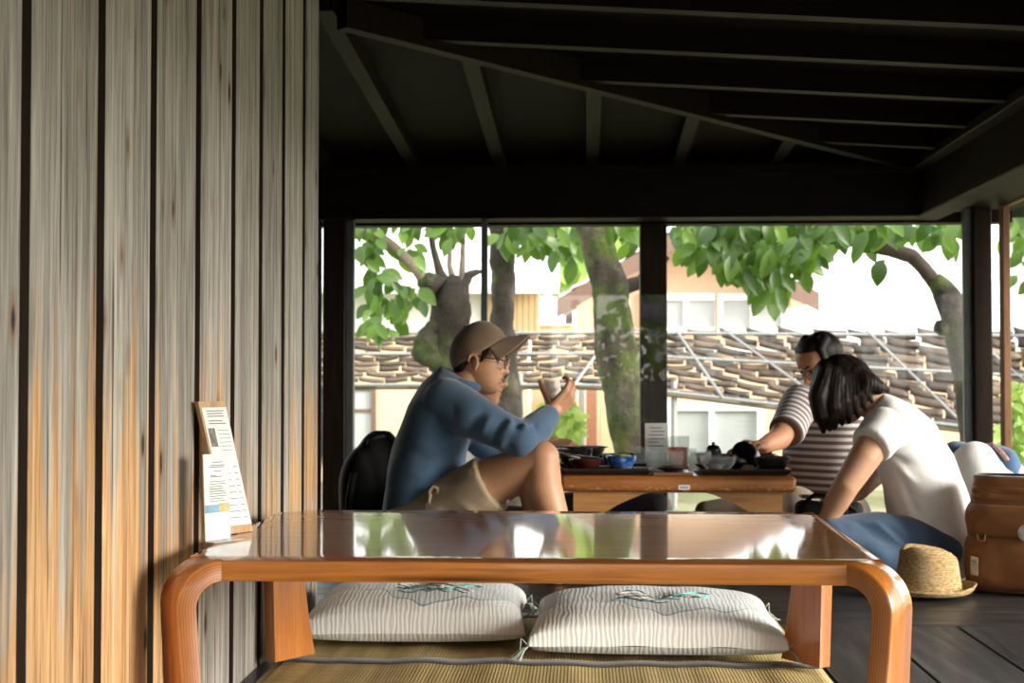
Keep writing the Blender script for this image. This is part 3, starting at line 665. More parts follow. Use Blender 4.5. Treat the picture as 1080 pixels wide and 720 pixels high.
def bent_table(name, xl, xr, y0, y1, ztop, th, label, group, Rb=.075, A=33, wt=.088, wb=.128, mats=None, z0=.0185, xl2=0, xr2=0):
    mt, me_, mf, mlam = mats
    root = thing(name, ((xl+xr)/2, (y0+y1)/2, 0), label, 'table', group)
    a = math.radians(A); ca, sa = math.cos(a), math.sin(a); ri = Rb-th
    inset = Rb*ca; fx = inset
    corners = []
    for sxn, syn in ((1, -1), (1, 1), (-1, 1), (-1, -1)):
        cx = (xr if sxn > 0 else xl) if syn < 0 else (xr2 if sxn > 0 else xl2); cy = y0 if syn < 0 else y1
        u = V((sxn*ca, syn*sa, 0)); t_ = V((sxn*sa, -syn*ca, 0))       # outward, and along the strip away from the short edge
        # bend start at the front edge line: outer face crease sits side outside of cx
        Sx = cx-sxn*(Rb*ca+wt*sa+.004); S0 = V((Sx, cy+syn*0.0, 0))
        corners.append((sxn, syn, u, t_, S0))
        m = MB(); prof = [(-.004, ztop, ztop-th)]
        outer = []; inner = []
        nb = 12
        outer.append((0, ztop)); inner.append((0, ztop-th))
        for i in range(1, nb+1):
            b = PI/2*i/nb; outer.append((Rb*math.sin(b), ztop-Rb+Rb*math.cos(b))); inner.append((ri*math.sin(b), ztop-Rb+ri*math.cos(b)))
        ns = 8
        for i in range(1, ns+1):
            q = i/ns; lean = -.012*q; outer.append((Rb+lean, z0+(ztop-Rb-z0)*(1-q))); inner.append((ri+lean+.002*q, z0+(ztop-Rb-z0)*(1-q)))
        def wid(z): 
            q = max(0, 1-z/(ztop-Rb)); return -(wb-wt)*q**1.3, wt
        bv = .003
        vs = []; lam = []
        # section: inner-front, outer-front, outer-back, inner-back (with tiny rounded outer edges)
        for (ou, oz), (iu, iz) in zip(outer, inner):
            s0, s1 = wid(oz)
            tin = V((u.x*(iu), u.y*(iu), 0)); tout = V((u.x*ou, u.y*ou, 0))
            di = (V((ou, oz, 0))-V((iu, iz, 0))).normalized()
            for (k, s_, z_, uu, l) in (('a', s0, iz, iu, 0), ('b', s0, oz-di.y*bv, ou-di.x*bv, 1), ('c', s0+bv, oz, ou, 1), ('d', s1-bv, oz, ou, 1), ('e', s1, oz-di.y*bv, ou-di.x*bv, 1), ('f', s1, iz, iu, 0)):
                vs.append(S0+u*uu+t_*s_+V((0, 0, z_))); lam.append(l)
        n = 6; L = len(outer); fs = []; mi = []
        fl_ = (sxn*syn < 0)
        for i in range(L-1):
            for k in range(n):
                f = (i*n+k, (i+1)*n+k, (i+1)*n+(k+1) % n, i*n+(k+1) % n); fs.append(f if fl_ else f[::-1]); mi.append(1 if k in (0, 4) else 0)
        fs.append(tuple(range(n))); mi.append(0); fs.append(tuple((L-1)*n+k for k in range(n))); mi.append(0)
        m.add(vs, fs, 0, lam=lam); m.mi = mi
        m.build('leg', [mf, mlam], root, smooth=50)
    # board: outline that meets the bends
    poly = []
    for (sxn, syn, u, t_, S0) in (corners[3], corners[0], corners[1], corners[2]):
        B = S0+t_*wt; cx = xr if sxn > 0 else xl
        Cc = B+u*.024; eps = t_*.0015; Cc += eps; Bb = B+eps
        seq = [(S0.x, S0.y), (B.x, B.y), (Cc.x, Cc.y)]
        if (sxn, syn) in ((1, -1), (-1, 1)): poly += seq
        else: poly += seq[::-1]
    m = MB(); m.prism(poly, ztop-th, ztop, 0, .003)
    # side faces get the edge material
    for i, f in enumerate(m.f):
        zz = [m.v[j].z for j in f]
        if max(zz)-min(zz) > th*.5: m.mi[i] = 1
    m.build('table_top', [mt, me_], root, smooth=30)
    return root
bent_table('low_table', -.702, .527, 2.28, 3.17, ZTOP, TH, 'glossy orange-brown low table with bentwood legs, standing beside the plank wall', None, mats=(top_m, edge_m, leg_m, lam_m), xl2=-.722, xr2=.545)

# ------------------------------------------------------------------ rush mats
t = NT('rush_weave'); wv = t.n.new('ShaderNodeTexWave'); wv.inputs['Scale'].default_value = 42; wv.bands_direction = 'X'; wv.inputs['Distortion'].default_value = 1.2; t.link(t.coord(), wv.inputs['Vector'])
f1 = t.noise(t.coord((2.2, 26, 1)), 2, 4); f2 = t.noise(t.coord((16, .7, 1)), 1.6, 3)
c = t.mix(t.ramp(f2, [(.35, 0.), (.65, 1.)]), (.58, .45, .19), (.36, .285, .115)); c = t.mix(.35, c, t.ramp(f1, [(.3, .45), (.7, 1.)]), 'MULTIPLY'); c = t.mix(.12, c, wv.outputs['Fac'], 'MULTIPLY')
t.color(c); t.set(Roughness=.6); t.bump(wv.outputs['Fac'], .3, .002); rush = t.m
band_m = fabric('dark_woven_border', (.05, .046, .05), 240)
def mat_sheet(name, x0, x1, y0, y1, label, band):
    r = thing(name, ((x0+x1)/2, (y0+y1)/2, 0), label, 'mat', 'rush mats under the low table')
    m = MB(); rx = .03
    def fn(u, v, z=.006): 
        x = x0+(x1-x0)*u; y = y0+(y1-y0)*v; return V((x, y, z+.003*mnoise.noise(V((x*9, y*2, 0)))+.0015*math.sin(x*40+y*3)))
    m.grid(lambda u, v: fn(u, v), 60, 40); o = m.build('weave', rush, r, smooth=180)
    s_ = o.modifiers.new('thickness', 'SOLIDIFY'); s_.thickness = .004
    m = MB()
    def fb(u, v): p = fn(u, 0, .0095); p.y = band[0]+(band[1]-band[0])*v+.004*math.sin(u*21)+.003*mnoise.noise(V((u*30, v, 2))); p.z = .0095+.003*mnoise.noise(V((p.x*9, p.y*2, 0)))+.0015*math.sin(p.x*40+p.y*3)+.0025*math.sin(PI*v); return p
    m.grid(fb, 120, 4); o = m.build('border_band', band_m, r, smooth=180); s_ = o.modifiers.new('thickness', 'SOLIDIFY'); s_.thickness = .002
    return r
mat_sheet('rush_mat', -.69, .52, 1.75, 3.224, 'olive rush mat with dark woven border, running toward the front under the low table', (3.170, 3.222))
mat_sheet('rush_mat', -.66, .50, 3.23, 3.87, 'olive rush mat beneath the two cushions', (3.80, 3.865))

# ------------------------------------------------------------------ floor cushions
t = NT('crepe_cushion_cloth'); wv = t.n.new('ShaderNodeTexWave'); wv.bands_direction = 'X'; wv.inputs['Scale'].default_value = 29; wv.inputs['Distortion'].default_value = 6; wv.inputs['Detail'].default_value = 2; wv.inputs['Detail Scale'].default_value = 1.2
t.link(t.coord((1, .38, .38)), wv.inputs['Vector'])
tcz = t.n.new('ShaderNodeTexCoord'); sp = t.n.new('ShaderNodeSeparateXYZ'); t.link(tcz.outputs['Object'], sp.inputs[0])
wav = t.math('ADD', sp.outputs['Y'], t.math('MULTIPLY', t.math('SUBTRACT', t.noise(t.coord((1, .4, .1)), 4, 2), .5), .5))
up = t.math('MULTIPLY', t.ramp(wav, [(.46, 0.), (.52, 1.)]) if False else t.math('GREATER_THAN', wav, -.13), t.math('GREATER_THAN', sp.outputs['Z'], .075))
blue = t.ramp(t.noise(t.coord((1, 3, 1)), 60, 3), [(.42, (.50, .54, .55)), (.55, (.36, .43, .49)), (.7, (.62, .64, .62))])
base = t.mix(.35, (.70, .705, .685), t.ramp(wv.outputs['Fac'], [(.03, .80), (.3, 1.)]), 'MULTIPLY')  # thin shadow lines between the crepe ridges are put into the colour
c = t.mix(t.math('MULTIPLY', up, .65), base, blue)
ln = t.math('MULTIPLY', t.math('COMPARE', wav, -.13, .003), t.math('GREATER_THAN', sp.outputs['Z'], .075)); c = t.mix(t.math('MULTIPLY', ln, .8), c, (.10, .22, .23))
t.color(c); t.set(Roughness=.95, Sheen_Weight=.2); t.bump(wv.outputs['Fac'], .28, .002); cush_m = t.m
thread_m = fabric('pale_green_thread', (.42, .52, .45)); tealth = fabric('teal_thread', (.02, .20, .22)); pinkth = fabric('pale_pink_thread', (.66, .55, .50)); greyth = fabric('charcoal_thread', (.08, .09, .09)); aqua = fabric('aqua_thread', (.15, .60, .60))
def cushion(cx, cy, w_, d_, h_, rot, label, seed):
    rr = random.Random(seed); r = thing('floor_cushion', (cx, cy, .012), label, 'cushion', 'floor cushions by the low table'); r.rotation_euler.z = rot
    off = wloc(r); m = MB(); n = 64
    def prof(u, v):
        # pillow: corners pinched, middle plump, front edge upright
        a = u*2-1; b = v*2-1
        e = max(0, (1-abs(a)**2.6))*max(0, (1-abs(b)**2.6)); return e
    def pt(u, v, top):
        a = u*2-1; b = v*2-1; e = prof(u, v)
        sx_ = a*w_/2*(1-.05*(1-abs(b)**2)*abs(a)**3); sy_ = b*d_/2*(1-.05*(1-abs(a)**2)*abs(b)**3)
        hh = e**.27; dim = math.exp(-((a/.13)**2+(b/.2)**2))
        z = .028*h_/.1+ (h_-.03)*hh-.022*dim+.004*mnoise.noise(V((a*3, b*3, seed))) if top else .028*h_/.1*(1-hh)+.0
        return off+V((sx_, sy_, z))
    m.grid(lambda u, v: pt(u, v, True), 160, 80); k = len(m.v); m.grid(lambda u, v: pt(u, 1-v, False), 40, 30)
    o = m.build('cover', cush_m, r, smooth=180)
    # embroidery: lines and small stitched patches lying on the top
    def surf(a, b): q = pt((a+1)/2, (b+1)/2, True); return q+V((0, 0, .0012))
    def stitch(path, rad, mt, nm): mm = MB(); mm.tube([surf(*p) for p in path], rad, 6); mm.build(nm, mt, r, smooth=180)
    for (mt, k_, ra) in ((tealth, 5, .0012), (greyth, 4, .001), (aqua, 2, .0022), (pinkth, 5, .002)):
        for _ in range(k_):
            a0 = rr.uniform(-.35, .25); b0 = rr.uniform(-.55, .2); L_ = rr.uniform(.15, .5); ph = rr.uniform(0, 6)
            stitch([(a0+L_*i/14, b0+.10*math.sin(ph+i*.55)*L_*1.5+.012*math.sin(i*2.4)) for i in range(15)], ra, mt, 'embroidery')
    for _ in range(3):
        a0 = rr.uniform(-.25, .2); b0 = rr.uniform(-.4, .0)
        stitch([(a0+.05*(i % 2)+.012*i, b0+.02*i*.4) for i in range(12)], .0022, pinkth if _ else greyth, 'embroidery')
    for a in (-1, 1):
        for b in (-1, 1):
            p = off+V((a*w_/2*.985, b*d_/2*.985, .03)); tm = MB()
            for k in range(7):
                d = V((a*rr.uniform(.2, 1), b*rr.uniform(.0, 1), 0)).normalized(); l = rr.uniform(.025, .05)
                tm.tube([p, p+d*l*.4+V((0, 0, -.004)), p+d*l*.8+V((0, 0, -.020)), p+d*l*1.1+V((rr.uniform(-.01, .01), 0, -.026))], .0011, 5)
            tm.tube([p+V((a*.004, 0, .006)), p+V((a*.016, b*.004, .02)), p+V((a*.018, b*.01, -.006)), p+V((a*.004, b*.004, -.004))], .0016, 6)
            tm.build('tassel', thread_m, r, smooth=180)
    return r
cushion(-.412, 3.57, .53, .50, .118, math.radians(2.0), 'plump pale cushion beside the far leg near the plank wall', 3)
cushion(.165, 3.46, .585, .54, .112, math.radians(-1.0), 'plump pale cushion in front of the dark floorboards, with a turquoise stitch', 8)

# ------------------------------------------------------------------ menus on the near table
clear = glass('clear_acrylic', (.97, .99, .99), 1.49); paper = plain('white_paper', (.80, .80, .78), .8, .02); ink = plain('grey_ink', (.16, .16, .17), .8); ltwood = wood('light_board_wood', (.40, .22, .10), (.60, .38, .19), 'Z', 1, .5)
photo_b = plain('blue_print', (.16, .38, .55), .6, .3, 60); photo_y = plain('yellow_print', (.60, .43, .14), .6, .3, 60); photo_g = plain('dark_print', (.16, .15, .13), .6, .6, 90)
def quad_frame(bl, br, tl, tr):
    bl, br, tl, tr = map(V, (bl, br, tl, tr)); n = (br-bl).cross(tl-bl).normalized()
    def at(u, v, h=0): return bl.lerp(br, u).lerp(tl.lerp(tr, u), v)+n*h
    def slab(m, u0, u1, v0, v1, h0, h1):
        vs = [at(u, v, h) for h in (h0, h1) for u, v in ((u0, v0), (u1, v0), (u1, v1), (u0, v1))]
        m.add(vs, [(3, 2, 1, 0), (4, 5, 6, 7), (0, 1, 5, 4), (1, 2, 6, 5), (2, 3, 7, 6), (3, 0, 4, 7)])
    return at, slab
def onTop(px, py):   # point of the near table's top seen at a pixel
    d = c_f*F+c_r*(px-540)-c_u*(py-360); return V((0, 0, HC))+d*((ZTOP-HC)/d.z)
# clipboard leaning on the wall, turned towards the room
bl = onTop(241.0, 562.5); br = onTop(254.5, 558)
dirw = V((.118, .135, 0))
bl = V((-.672, bl.y-.02, ZTOP+.001)); br = bl+V((.040, .062, 0))*.9
up_ = V((-.044, -.050, .250)); 
tl, tr = bl+up_, br+up_
CB = thing('menu_clipboard', (bl+br)/2, 'long narrow wooden menu board with white list, leaning on the plank wall', 'menu')
at, slab = quad_frame(bl, br, tl, tr)
m = MB(); slab(m, 0, 1, 0, 1, -.011, 0); m.build('board', ltwood, CB, smooth=0)
m = MB(); slab(m, .06, .97, .06, .955, 0, .0012); k0 = len(m.f)
for v in (.925, .905, .885, .85, .83): slab(m, .2, .9-.2*random.random(), v, v+.007, .0012, .0017)
for i in range(9):
    v = .50-.048*i; slab(m, .22, .5+.2*random.random(), v, v+.006, .0012, .0017); slab(m, .74, .88, v, v+.006, .0012, .0017)
for i in range(6): slab(m, .46, .88, .78-.03*i, .784-.03*i, .0012, .0017)
m.mi[k0:] = [1]*(len(m.f)-k0); pp = m.build('paper', [paper, ink], CB, smooth=0)
m = MB(); slab(m, .12, .36, .66, .80, .0012, .0018); m.build('picture', photo_g, pp, smooth=0)
m = MB(); slab(m, .40, .62, .54, .60, .0012, .0018); m.build('picture', photo_b, pp, smooth=0)
# acrylic stand with a printed card
bl = onTop(217, 572.5); br = bl+V((.031, .050, 0)); bl.z = br.z = ZTOP+.001
ST = thing('menu_stand', (bl+br)/2, 'clear acrylic stand holding a white printed card, nearest the table corner', 'menu')
up_ = V((-.004, -.006, .157)); at, slab = quad_frame(bl, br, bl+up_, br+up_)
m = MB(); slab(m, -.08, 1.08, 0, .62, .004, .006); slab(m, -.08, 1.08, 0, 1.0, -.006, -.004); slab(m, -.08, 1.08, 0, .012, -.006, .03); m.build('holder', clear, ST, smooth=0)
m = MB(); slab(m, -.02, 1.02, .015, 1.0, -.001, .001); k0 = len(m.f)
for v, a, b_ in ((.90, .35, .75), (.865, .25, .85), (.845, .2, .8), (.80, .4, .7), (.75, .25, .5), (.735, .25, .7)): slab(m, a, b_, v, v+.009, .001, .0018)
for i in range(9): slab(m, .2, .88-.15*random.random(), .68-.028*i, .688-.028*i, .001, .0016)
m.mi[k0:] = [1]*(len(m.f)-k0); pp = m.build('card', [paper, ink], ST, smooth=0)
m = MB(); slab(m, .0, .55, .33, .42, .001, .0018); m.build('picture', photo_b, pp, smooth=0)
m = MB(); slab(m, .55, 1.0, .33, .43, .001, .0018); m.build('picture', photo_y, pp, smooth=0)

# ------------------------------------------------------------------ far low table with the meal
Y2 = 4.65; Z2 = .326
f_top = wood('worn_table_wood', (.22, .075, .016), (.40, .16, .036), 'X', .9, .35, .5, .05, None, .12)
t = NT('worn_table_edge'); nz = t.noise(t.coord((1, 1, 2.2)), 60, 4, .7); tcz = t.n.new('ShaderNodeTexCoord'); sp = t.n.new('ShaderNodeSeparateXYZ'); t.link(tcz.outputs['Object'], sp.inputs[0])
lowz = t.ramp(t.math('ADD', t.math('MULTIPLY', sp.outputs['Z'], -14.0), 4.45), [(.2, 0.), (.55, 1.)])
wm = t.math('MULTIPLY', t.ramp(nz, [(.56, 0.), (.62, 1.)]), lowz)
t.color(t.mix(wm, t.ramp(t.noise(t.coord((1.5, 20, 20)), 2, 5), [(.3, (.22, .075, .016)), (.7, (.40, .15, .034))]), (.62, .45, .27))); t.set(Roughness=.4, Coat_Weight=.3); worn = t.m
TX0, TX1 = P(590, 0, Y2).x, P(838, 0, Y2).x; TY1 = 5.78
T2 = thing('low_table', ((TX0+TX1)/2, (Y2+TY1)/2, 0), 'worn low table laden with trays and bowls, between the seated people', 'table')
m = MB(); m.box((TX0, Y2, Z2-.052), (TX1, TY1, Z2), .016, seg=4); m.build('table_top', worn, T2, smooth=60)
ap_m = wood('table_apron_wood', (.34, .15, .04), (.52, .26, .08), 'X', .9, .4, .3, .05)
def apron(y):
    pts = []; xa, xb = P(604, 0, Y2).x, P(824, 0, Y2).x; zb = Z2-.052; m = MB(); n = 30
    def zlow(x):
        q = min(x-xa, xb-x); 
        if q < .10: return zb-.078
        return zb-.078+.074*min(1, ((q-.10)/.14))**.7 if q < .24 else zb-.004
    xs = [xa+(xb-xa)*i/n for i in range(n+1)]; vs = []
    for yy in (y, y+.028):
        for x in xs: vs += [(x, yy, zb), (x, yy, zlow(x))]
    k = 2*(n+1); fs = []
    for i in range(n):
        a = 2*i; fs += [(a, a+1, a+3, a+2), (k+a+2, k+a+3, k+a+1, k+a), (a+1, k+a+1, k+a+3, a+3), (a+2, k+a+2, k+a, a)]
    fs += [(0, k, k+1, 1), (2*n, 2*n+1, k+2*n+1, k+2*n)]
    m.add(vs, fs); m.build('apron', ap_m, T2, smooth=0); return xa, xb
xa, xb = apron(Y2+.03); apron(TY1-.06)
for x in (xa, xb-.085):
    for y in (Y2+.032, TY1-.115):
        m = MB(); m.box((x+.002, y, 0), (x+.083, y+.08, Z2-.052), .006); m.build('leg', ap_m, T2, smooth=30)
m = MB(); m.box((P(714, 0, Y2).x, Y2-.0015, P(0, 513.5, Y2).z), (P(726, 0, Y2).x, Y2+.001, P(0, 508.5, Y2).z)); stk = m.build('number_sticker', paper, T2, smooth=0, label='small white sticker on the table edge')
m = MB(); 
for i in range(4): m.box((P(716+2.2*i, 0, Y2).x, Y2-.002, P(0, 512, Y2).z), (P(717.3+2.2*i, 0, Y2).x, Y2-.0012, P(0, 510, Y2).z))
m.build('lettering', ink, stk, smooth=0)

lacquer = plain('black_lacquer', (.010, .009, .009), .22, .2, 20, Coat_Weight=.6, Coat_Roughness=.1); maroon = plain('maroon_lacquer', (.045, .008, .007), .22, .2, 20, Coat_Weight=.6, Coat_Roughness=.1)
traym = plain('dark_brown_tray', (.022, .013, .011), .35, .2, 20, Coat_Weight=.3); ceram = plain('white_porcelain', (.72, .73, .71), .25, .04); blackc = plain('black_stoneware', (.016, .016, .016), .38, .3, 30)
t = NT('cobalt_glass'); t.color(t.ramp(t.noise(t.coord(), 40, 3), [(.35, (.012, .05, .22)), (.55, (.05, .16, .50)), (.72, (.45, .58, .75))])); t.set(Roughness=.08, Coat_Weight=1.0, Transmission_Weight=.25); cobalt = t.m
drink_g = glass('drinking_glass', (.95, .97, .97), 1.5, 0, .10); water = glass('water', (.94, .97, .97), 1.33, 0, .12); tea = glass('amber_tea', (.62, .24, .04), 1.33)
blue_rim = plain('blue_glaze', (.03, .06, .24), .2, .2); food1 = plain('fried_food', (.45, .27, .08), .8, .4, 40); rice = plain('pale_food', (.72, .66, .50), .8, .15, 60); greenf = plain('green_garnish', (.25, .36, .05), .7, .4, 50)
def G(px, y): return P(px, 400, y).x
ZT2 = Z2
def tray(x0, x1, y0, y1, label, group):
    r = thing('tray', ((x0+x1)/2, (y0+y1)/2, ZT2), label, 'tray', group); m = MB(); h = .018; b = .016
    m.box((x0+b, y0+b, ZT2), (x1-b, y1-b, ZT2+.006)); m.build('base', traym, r, smooth=0)
    def fn(u, v):
        per = [(x0, y0), (x1, y0), (x1, y1), (x0, y1)]; i = int(u*4) % 4; f = u*4-int(u*4); a = V((*per[i], 0)); c = V((*per[(i+1) % 4], 0)); q = a.lerp(c, f)
        cc = V(((x0+x1)/2, (y0+y1)/2, 0)); ins = b*(1-v); q.x += ins*(1 if q.x < cc.x else -1)*(1 if abs(q.x-cc.x) > (x1-x0)/2-.02 else 0); q.y += ins*(1 if q.y < cc.y else -1)*(1 if abs(q.y-cc.y) > (y1-y0)/2-.02 else 0)
        return V((q.x, q.y, ZT2+.001+h*v))
    m = MB(); m.grid(fn, 64, 4); o = m.build('rim', traym, r, smooth=30); s_ = o.modifiers.new('thickness', 'SOLIDIFY'); s_.thickness = .004
    return r
TG = 'meal trays on the far table'
tray(G(586, Y2+.01), G(688, Y2+.01), Y2+.03, Y2+.33, 'dark tray under the maroon bowl and the blue fluted bowl', TG)
tray(G(738, Y2+.01), G(837, Y2+.01), Y2+.03, Y2+.33, 'dark tray under the black bowl at the table corner by the woman', TG)
tray(G(592, 5.3), G(692, 5.3), 5.36, 5.68, 'dark tray at the window end, before the man behind the blue sweater', TG)
tray(G(738, 5.3), G(832, 5.3), 5.36, 5.68, 'dark tray at the window end, before the man in stripes', TG)
ZR = ZT2+.0075
def bowl(name, x, y, z, r, h, mat, label, group, foot=.45, prof=None, flute=0, nf=0, content=None, cat='bowl'):
    o = thing(name, (x, y, z), label, cat, group)
    pr = prof or [(0, 1, .004), (foot*r, .0, 0)]
    out = [(foot*r*.92, 0), (foot*r, .0), (foot*r, .08*h), (foot*r*1.15, .12*h), (.80*r, .40*h), (.95*r, .72*h), (r, h), (r-.003, h), (.93*r-.003, .72*h), (.76*r, .42*h), (foot*r, .17*h), (0.0001, .14*h)]
    m = MB(); m.lathe([(0.0001, .02*h)]+out, (x, y, z), 44, 0, flute, nf); m.build('vessel', mat, o, smooth=60)
    if content:
        mm = MB()
        for _ in range(content[1]):
            a = random.uniform(0, 6.28); q = random.uniform(0, .55)*r; mm.ell((x+q*math.cos(a), y+q*math.sin(a), z+content[2]*h+random.uniform(-.004, .006)), (random.uniform(.008, .016),)*2+(random.uniform(.005, .009),), n=10, m=6)
        mm.build('food', content[0], o, smooth=180)
    return o
BG = None
y_ = Y2+.12
bowl('soup_bowl', G(617.5, y_), y_, ZR, .056, .042, maroon, 'maroon lacquer bowl with chopsticks across it', BG, .42)
bowl('glass_bowl', G(655, Y2+.13), Y2+.13, ZR, .050, .052, cobalt, 'cobalt blue fluted glass bowl with pale food', BG, .62, flute=.03, nf=16, content=(greenf, 10, .85))
bowl('noodle_bowl', G(606, Y2+.25), Y2+.25, ZR, .062, .070, lacquer, 'deep black bowl behind the maroon bowl', BG, .45)
bowl('small_bowl', G(648, Y2+.27), Y2+.27, ZR, .042, .05, blue_rim, 'dark blue bowl partly hidden behind the fluted glass bowl', BG, .5, content=(greenf, 8, .8))
bowl('glass_bowl', G(757, y_), y_, ZR, .062, .052, drink_g, 'clear glass bowl holding pale leftovers at front of tray', BG, .5, content=(rice, 9, .3))
bowl('soup_bowl', G(814, Y2+.12), Y2+.12, ZR, .060, .050, blackc, 'matt black bowl at the tray end nearest the woman', BG, .55)
bowl('covered_bowl', G(794, Y2+.275), Y2+.275, ZR, .058, .045, lacquer, 'black lacquer bowl tipped open behind the matt black bowl', BG, .42)
o = bowl('small_bowl', G(735, Y2+.42), Y2+.42, ZT2, .052, .058, drink_g, 'clear bowl with blue rim behind the glass of tea', BG, .5)
bowl('plate', G(764, Y2+.28), Y2+.28, ZR, .046, .036, blue_rim, 'blue rimmed dish between the clear bowl and the lacquer bowl', BG, .5, content=(food1, 6, .8), cat='dish')
bowl('plate', G(790, Y2+.155), Y2+.155, ZR, .028, .012, ceram, 'tiny white dish of fried bits on the tray', BG, .6, content=(food1, 5, .8), cat='dish')
bowl('plate', G(634, Y2+.19), Y2+.19, ZR, .030, .014, ceram, 'small white dish between the maroon bowl and the blue bowl', BG, .6, cat='dish')
bowl('plate', G(678, Y2+.19), Y2+.19, ZR, .036, .010, ceram, 'flat white dish beside the blue fluted bowl', BG, .6, cat='dish')
bowl('soup_bowl', G(622, 5.5), 5.5, ZR, .060, .05, lacquer, 'black bowl on the tray at window end, beside the hidden man', BG, .42)
bowl('soup_bowl', G(800, 5.48), 5.48, ZR, .060, .055, lacquer, 'black bowl held by the man in stripes', BG, .42)
# lid leaning on the covered bowl
m = MB(); Mr = Matrix.Rotation(math.radians(62), 3, 'X') @ Matrix.Rotation(math.radians(20), 3, 'Y'); lx, ly = G(788, Y2+.19), Y2+.196
m.lathe([(.0001, .022), (.018, .022), (.018, .017), (.03, .014), (.05, .002), (.054, -.006), (.051, -.007), (.03, .009), (.0001, .012)], (lx, ly, ZR+.0515), 40, M=Mr); tag(m.build('bowl_lid', lacquer, smooth=50), 'black lacquer lid leaning on its bowl, showing a curved shiny edge', 'lid')
def tumbler(name, x, y, z, r, h, level, liquid, label, group):
    o = thing(name, (x, y, z), label, 'glass', group); m = MB()
    m.lathe([(.0001, 0), (r*.82, 0), (r, h), (r-.0022, h), (r*.82-.002, .008), (.0001, .008)], (x, y, z), 36); m.build('vessel', drink_g, o, smooth=50)
    if level: m = MB(); rr = lambda q: (r*.82+(r-r*.82)*q)-.0032; m.lathe([(.0001, .009), (rr(0), .009), (rr(level), level*h), (.0001, level*h)], (x, y, z), 36); m.build('drink', liquid, o, smooth=50)
    return o
GG = None
tumbler('tumbler', G(690.5, Y2+.20), Y2+.20, ZT2, .034, .072, .55, water, 'short water glass standing next to the blue fluted bowl', GG)
tumbler('tumbler', G(711, Y2+.17), Y2+.17, ZT2, .030, .072, .5, water, 'short water glass in front of the amber tea', GG)
tumbler('tumbler', G(715, Y2+.30), Y2+.30, ZT2, .040, .118, .68, tea, 'tall tumbler two thirds full of amber tea', GG)
tumbler('tumbler', G(676, Y2+.40), Y2+.40, ZT2, .030, .075, .4, water, 'small glass behind the blue fluted bowl and white dish', GG)
tumbler('tumbler', G(727, Y2+.52), Y2+.52, ZT2, .026, .065, .3, water, 'small glass just beyond the tall amber tea', GG)
# dark oval plate on a bill tray
BT = thing('bill_tray', (G(710, Y2+.07), Y2+.08, ZT2), 'thin wooden bill tray at the middle of the table edge', 'tray')
m = MB(); m.box((G(689, Y2), Y2+.012, ZT2+.001), (G(731, Y2), Y2+.10, ZT2+.006), .002, seg=1); m.build('base', plain('reddish_tray_wood', (.20, .085, .045), .5), BT, smooth=0)
m = MB(); m.box((G(689, Y2), Y2+.010, ZT2+.001), (G(731, Y2), Y2+.016, ZT2+.011), .001, seg=1); m.build('rim', plain('reddish_tray_wood', (.2, .085, .045), .5), BT, smooth=0)
o = thing('leaf_dish', (G(708, Y2+.06), Y2+.06, ZT2+.007), 'shallow dark dish resting on the wooden bill tray', 'dish')
m = MB(); m.lathe([(.0001, 0), (.024, 0), (.026, .006), (.052, .016), (.056, .020), (.052, .019), (.024, .010), (.0001, .009)], (G(708, Y2+.06), Y2+.07, ZT2+.0065), 40, flute=.05, nf=5); m.build('vessel', traym, o, smooth=60)
m = MB(); m.ell((G(722, Y2+.04), Y2+.035, ZT2+.0135), (.012, .01, .006), n=12, m=8); tag(m.build('wrapped_towel', ceram, smooth=180), 'small crumpled white wrapper on the bill tray edge', 'wrapper')
# notice card
NX0, NX1 = G(680, 5.15), G(704.5, 5.15); o = thing('notice_card', ((NX0+NX1)/2, 5.15, ZT2), 'white printed notice card standing upright behind the glasses', 'card')
zc = P(0, 445, 5.15).z
m = MB(); m.box((NX0, 5.149, ZT2+.004), (NX1, 5.152, zc), .0006, seg=1); k0 = len(m.f)
for i, (a, b_) in enumerate(((.2, .7), (.25, .85), (.15, .8), (.15, .85), (.15, .6), (.15, .8))): m.box((NX0+(NX1-NX0)*a, 5.1478, zc-.018-.013*i), (NX0+(NX1-NX0)*b_, 5.1492, zc-.015-.013*i))
m.mi[k0:] = [1]*(len(m.f)-k0); pp = m.build('card', [paper, ink], o, smooth=0)
m = MB(); m.box((NX0-.004, 5.145, ZT2), (NX1+.004, 5.147, ZT2+.10)); m.box((NX0-.004, 5.145, ZT2), (NX1+.004, 5.19, ZT2+.003)); m.build('holder', clear, o, smooth=0)
# chopsticks
def stick(a, b, mat, label):
    m = MB(); m.tube([a, b], [.0036, .0022], 8); tag(m.build('chopstick', mat, smooth=60), label, 'chopstick', None)
wx = plain('pale_chopstick', (.45, .42, .38), .5); zb = ZR+.044
stick((G(574, Y2+.07), Y2+.07, ZR+.068), (G(632, Y2+.13), Y2+.13, ZR+.043), lacquer, 'black chopstick sloping over the maroon bowl toward the knee')
stick((G(585, Y2+.09), Y2+.09, ZR+.066), (G(612, Y2+.11), Y2+.11, ZR+.044), wx, 'pale spoon-like stick resting in the maroon bowl')
stick((G(581, Y2+.245), Y2+.245, ZR+.0745), (G(640, Y2+.265), Y2+.265, ZR+.0735), lacquer, 'black chopstick laid flat across the deep black bowl, front one of the pair')
stick((G(582, Y2+.258), Y2+.258, ZR+.0745), (G(641, Y2+.275), Y2+.275, ZR+.0735), lacquer, 'black chopstick laid flat across the deep black bowl, rear one of the pair')
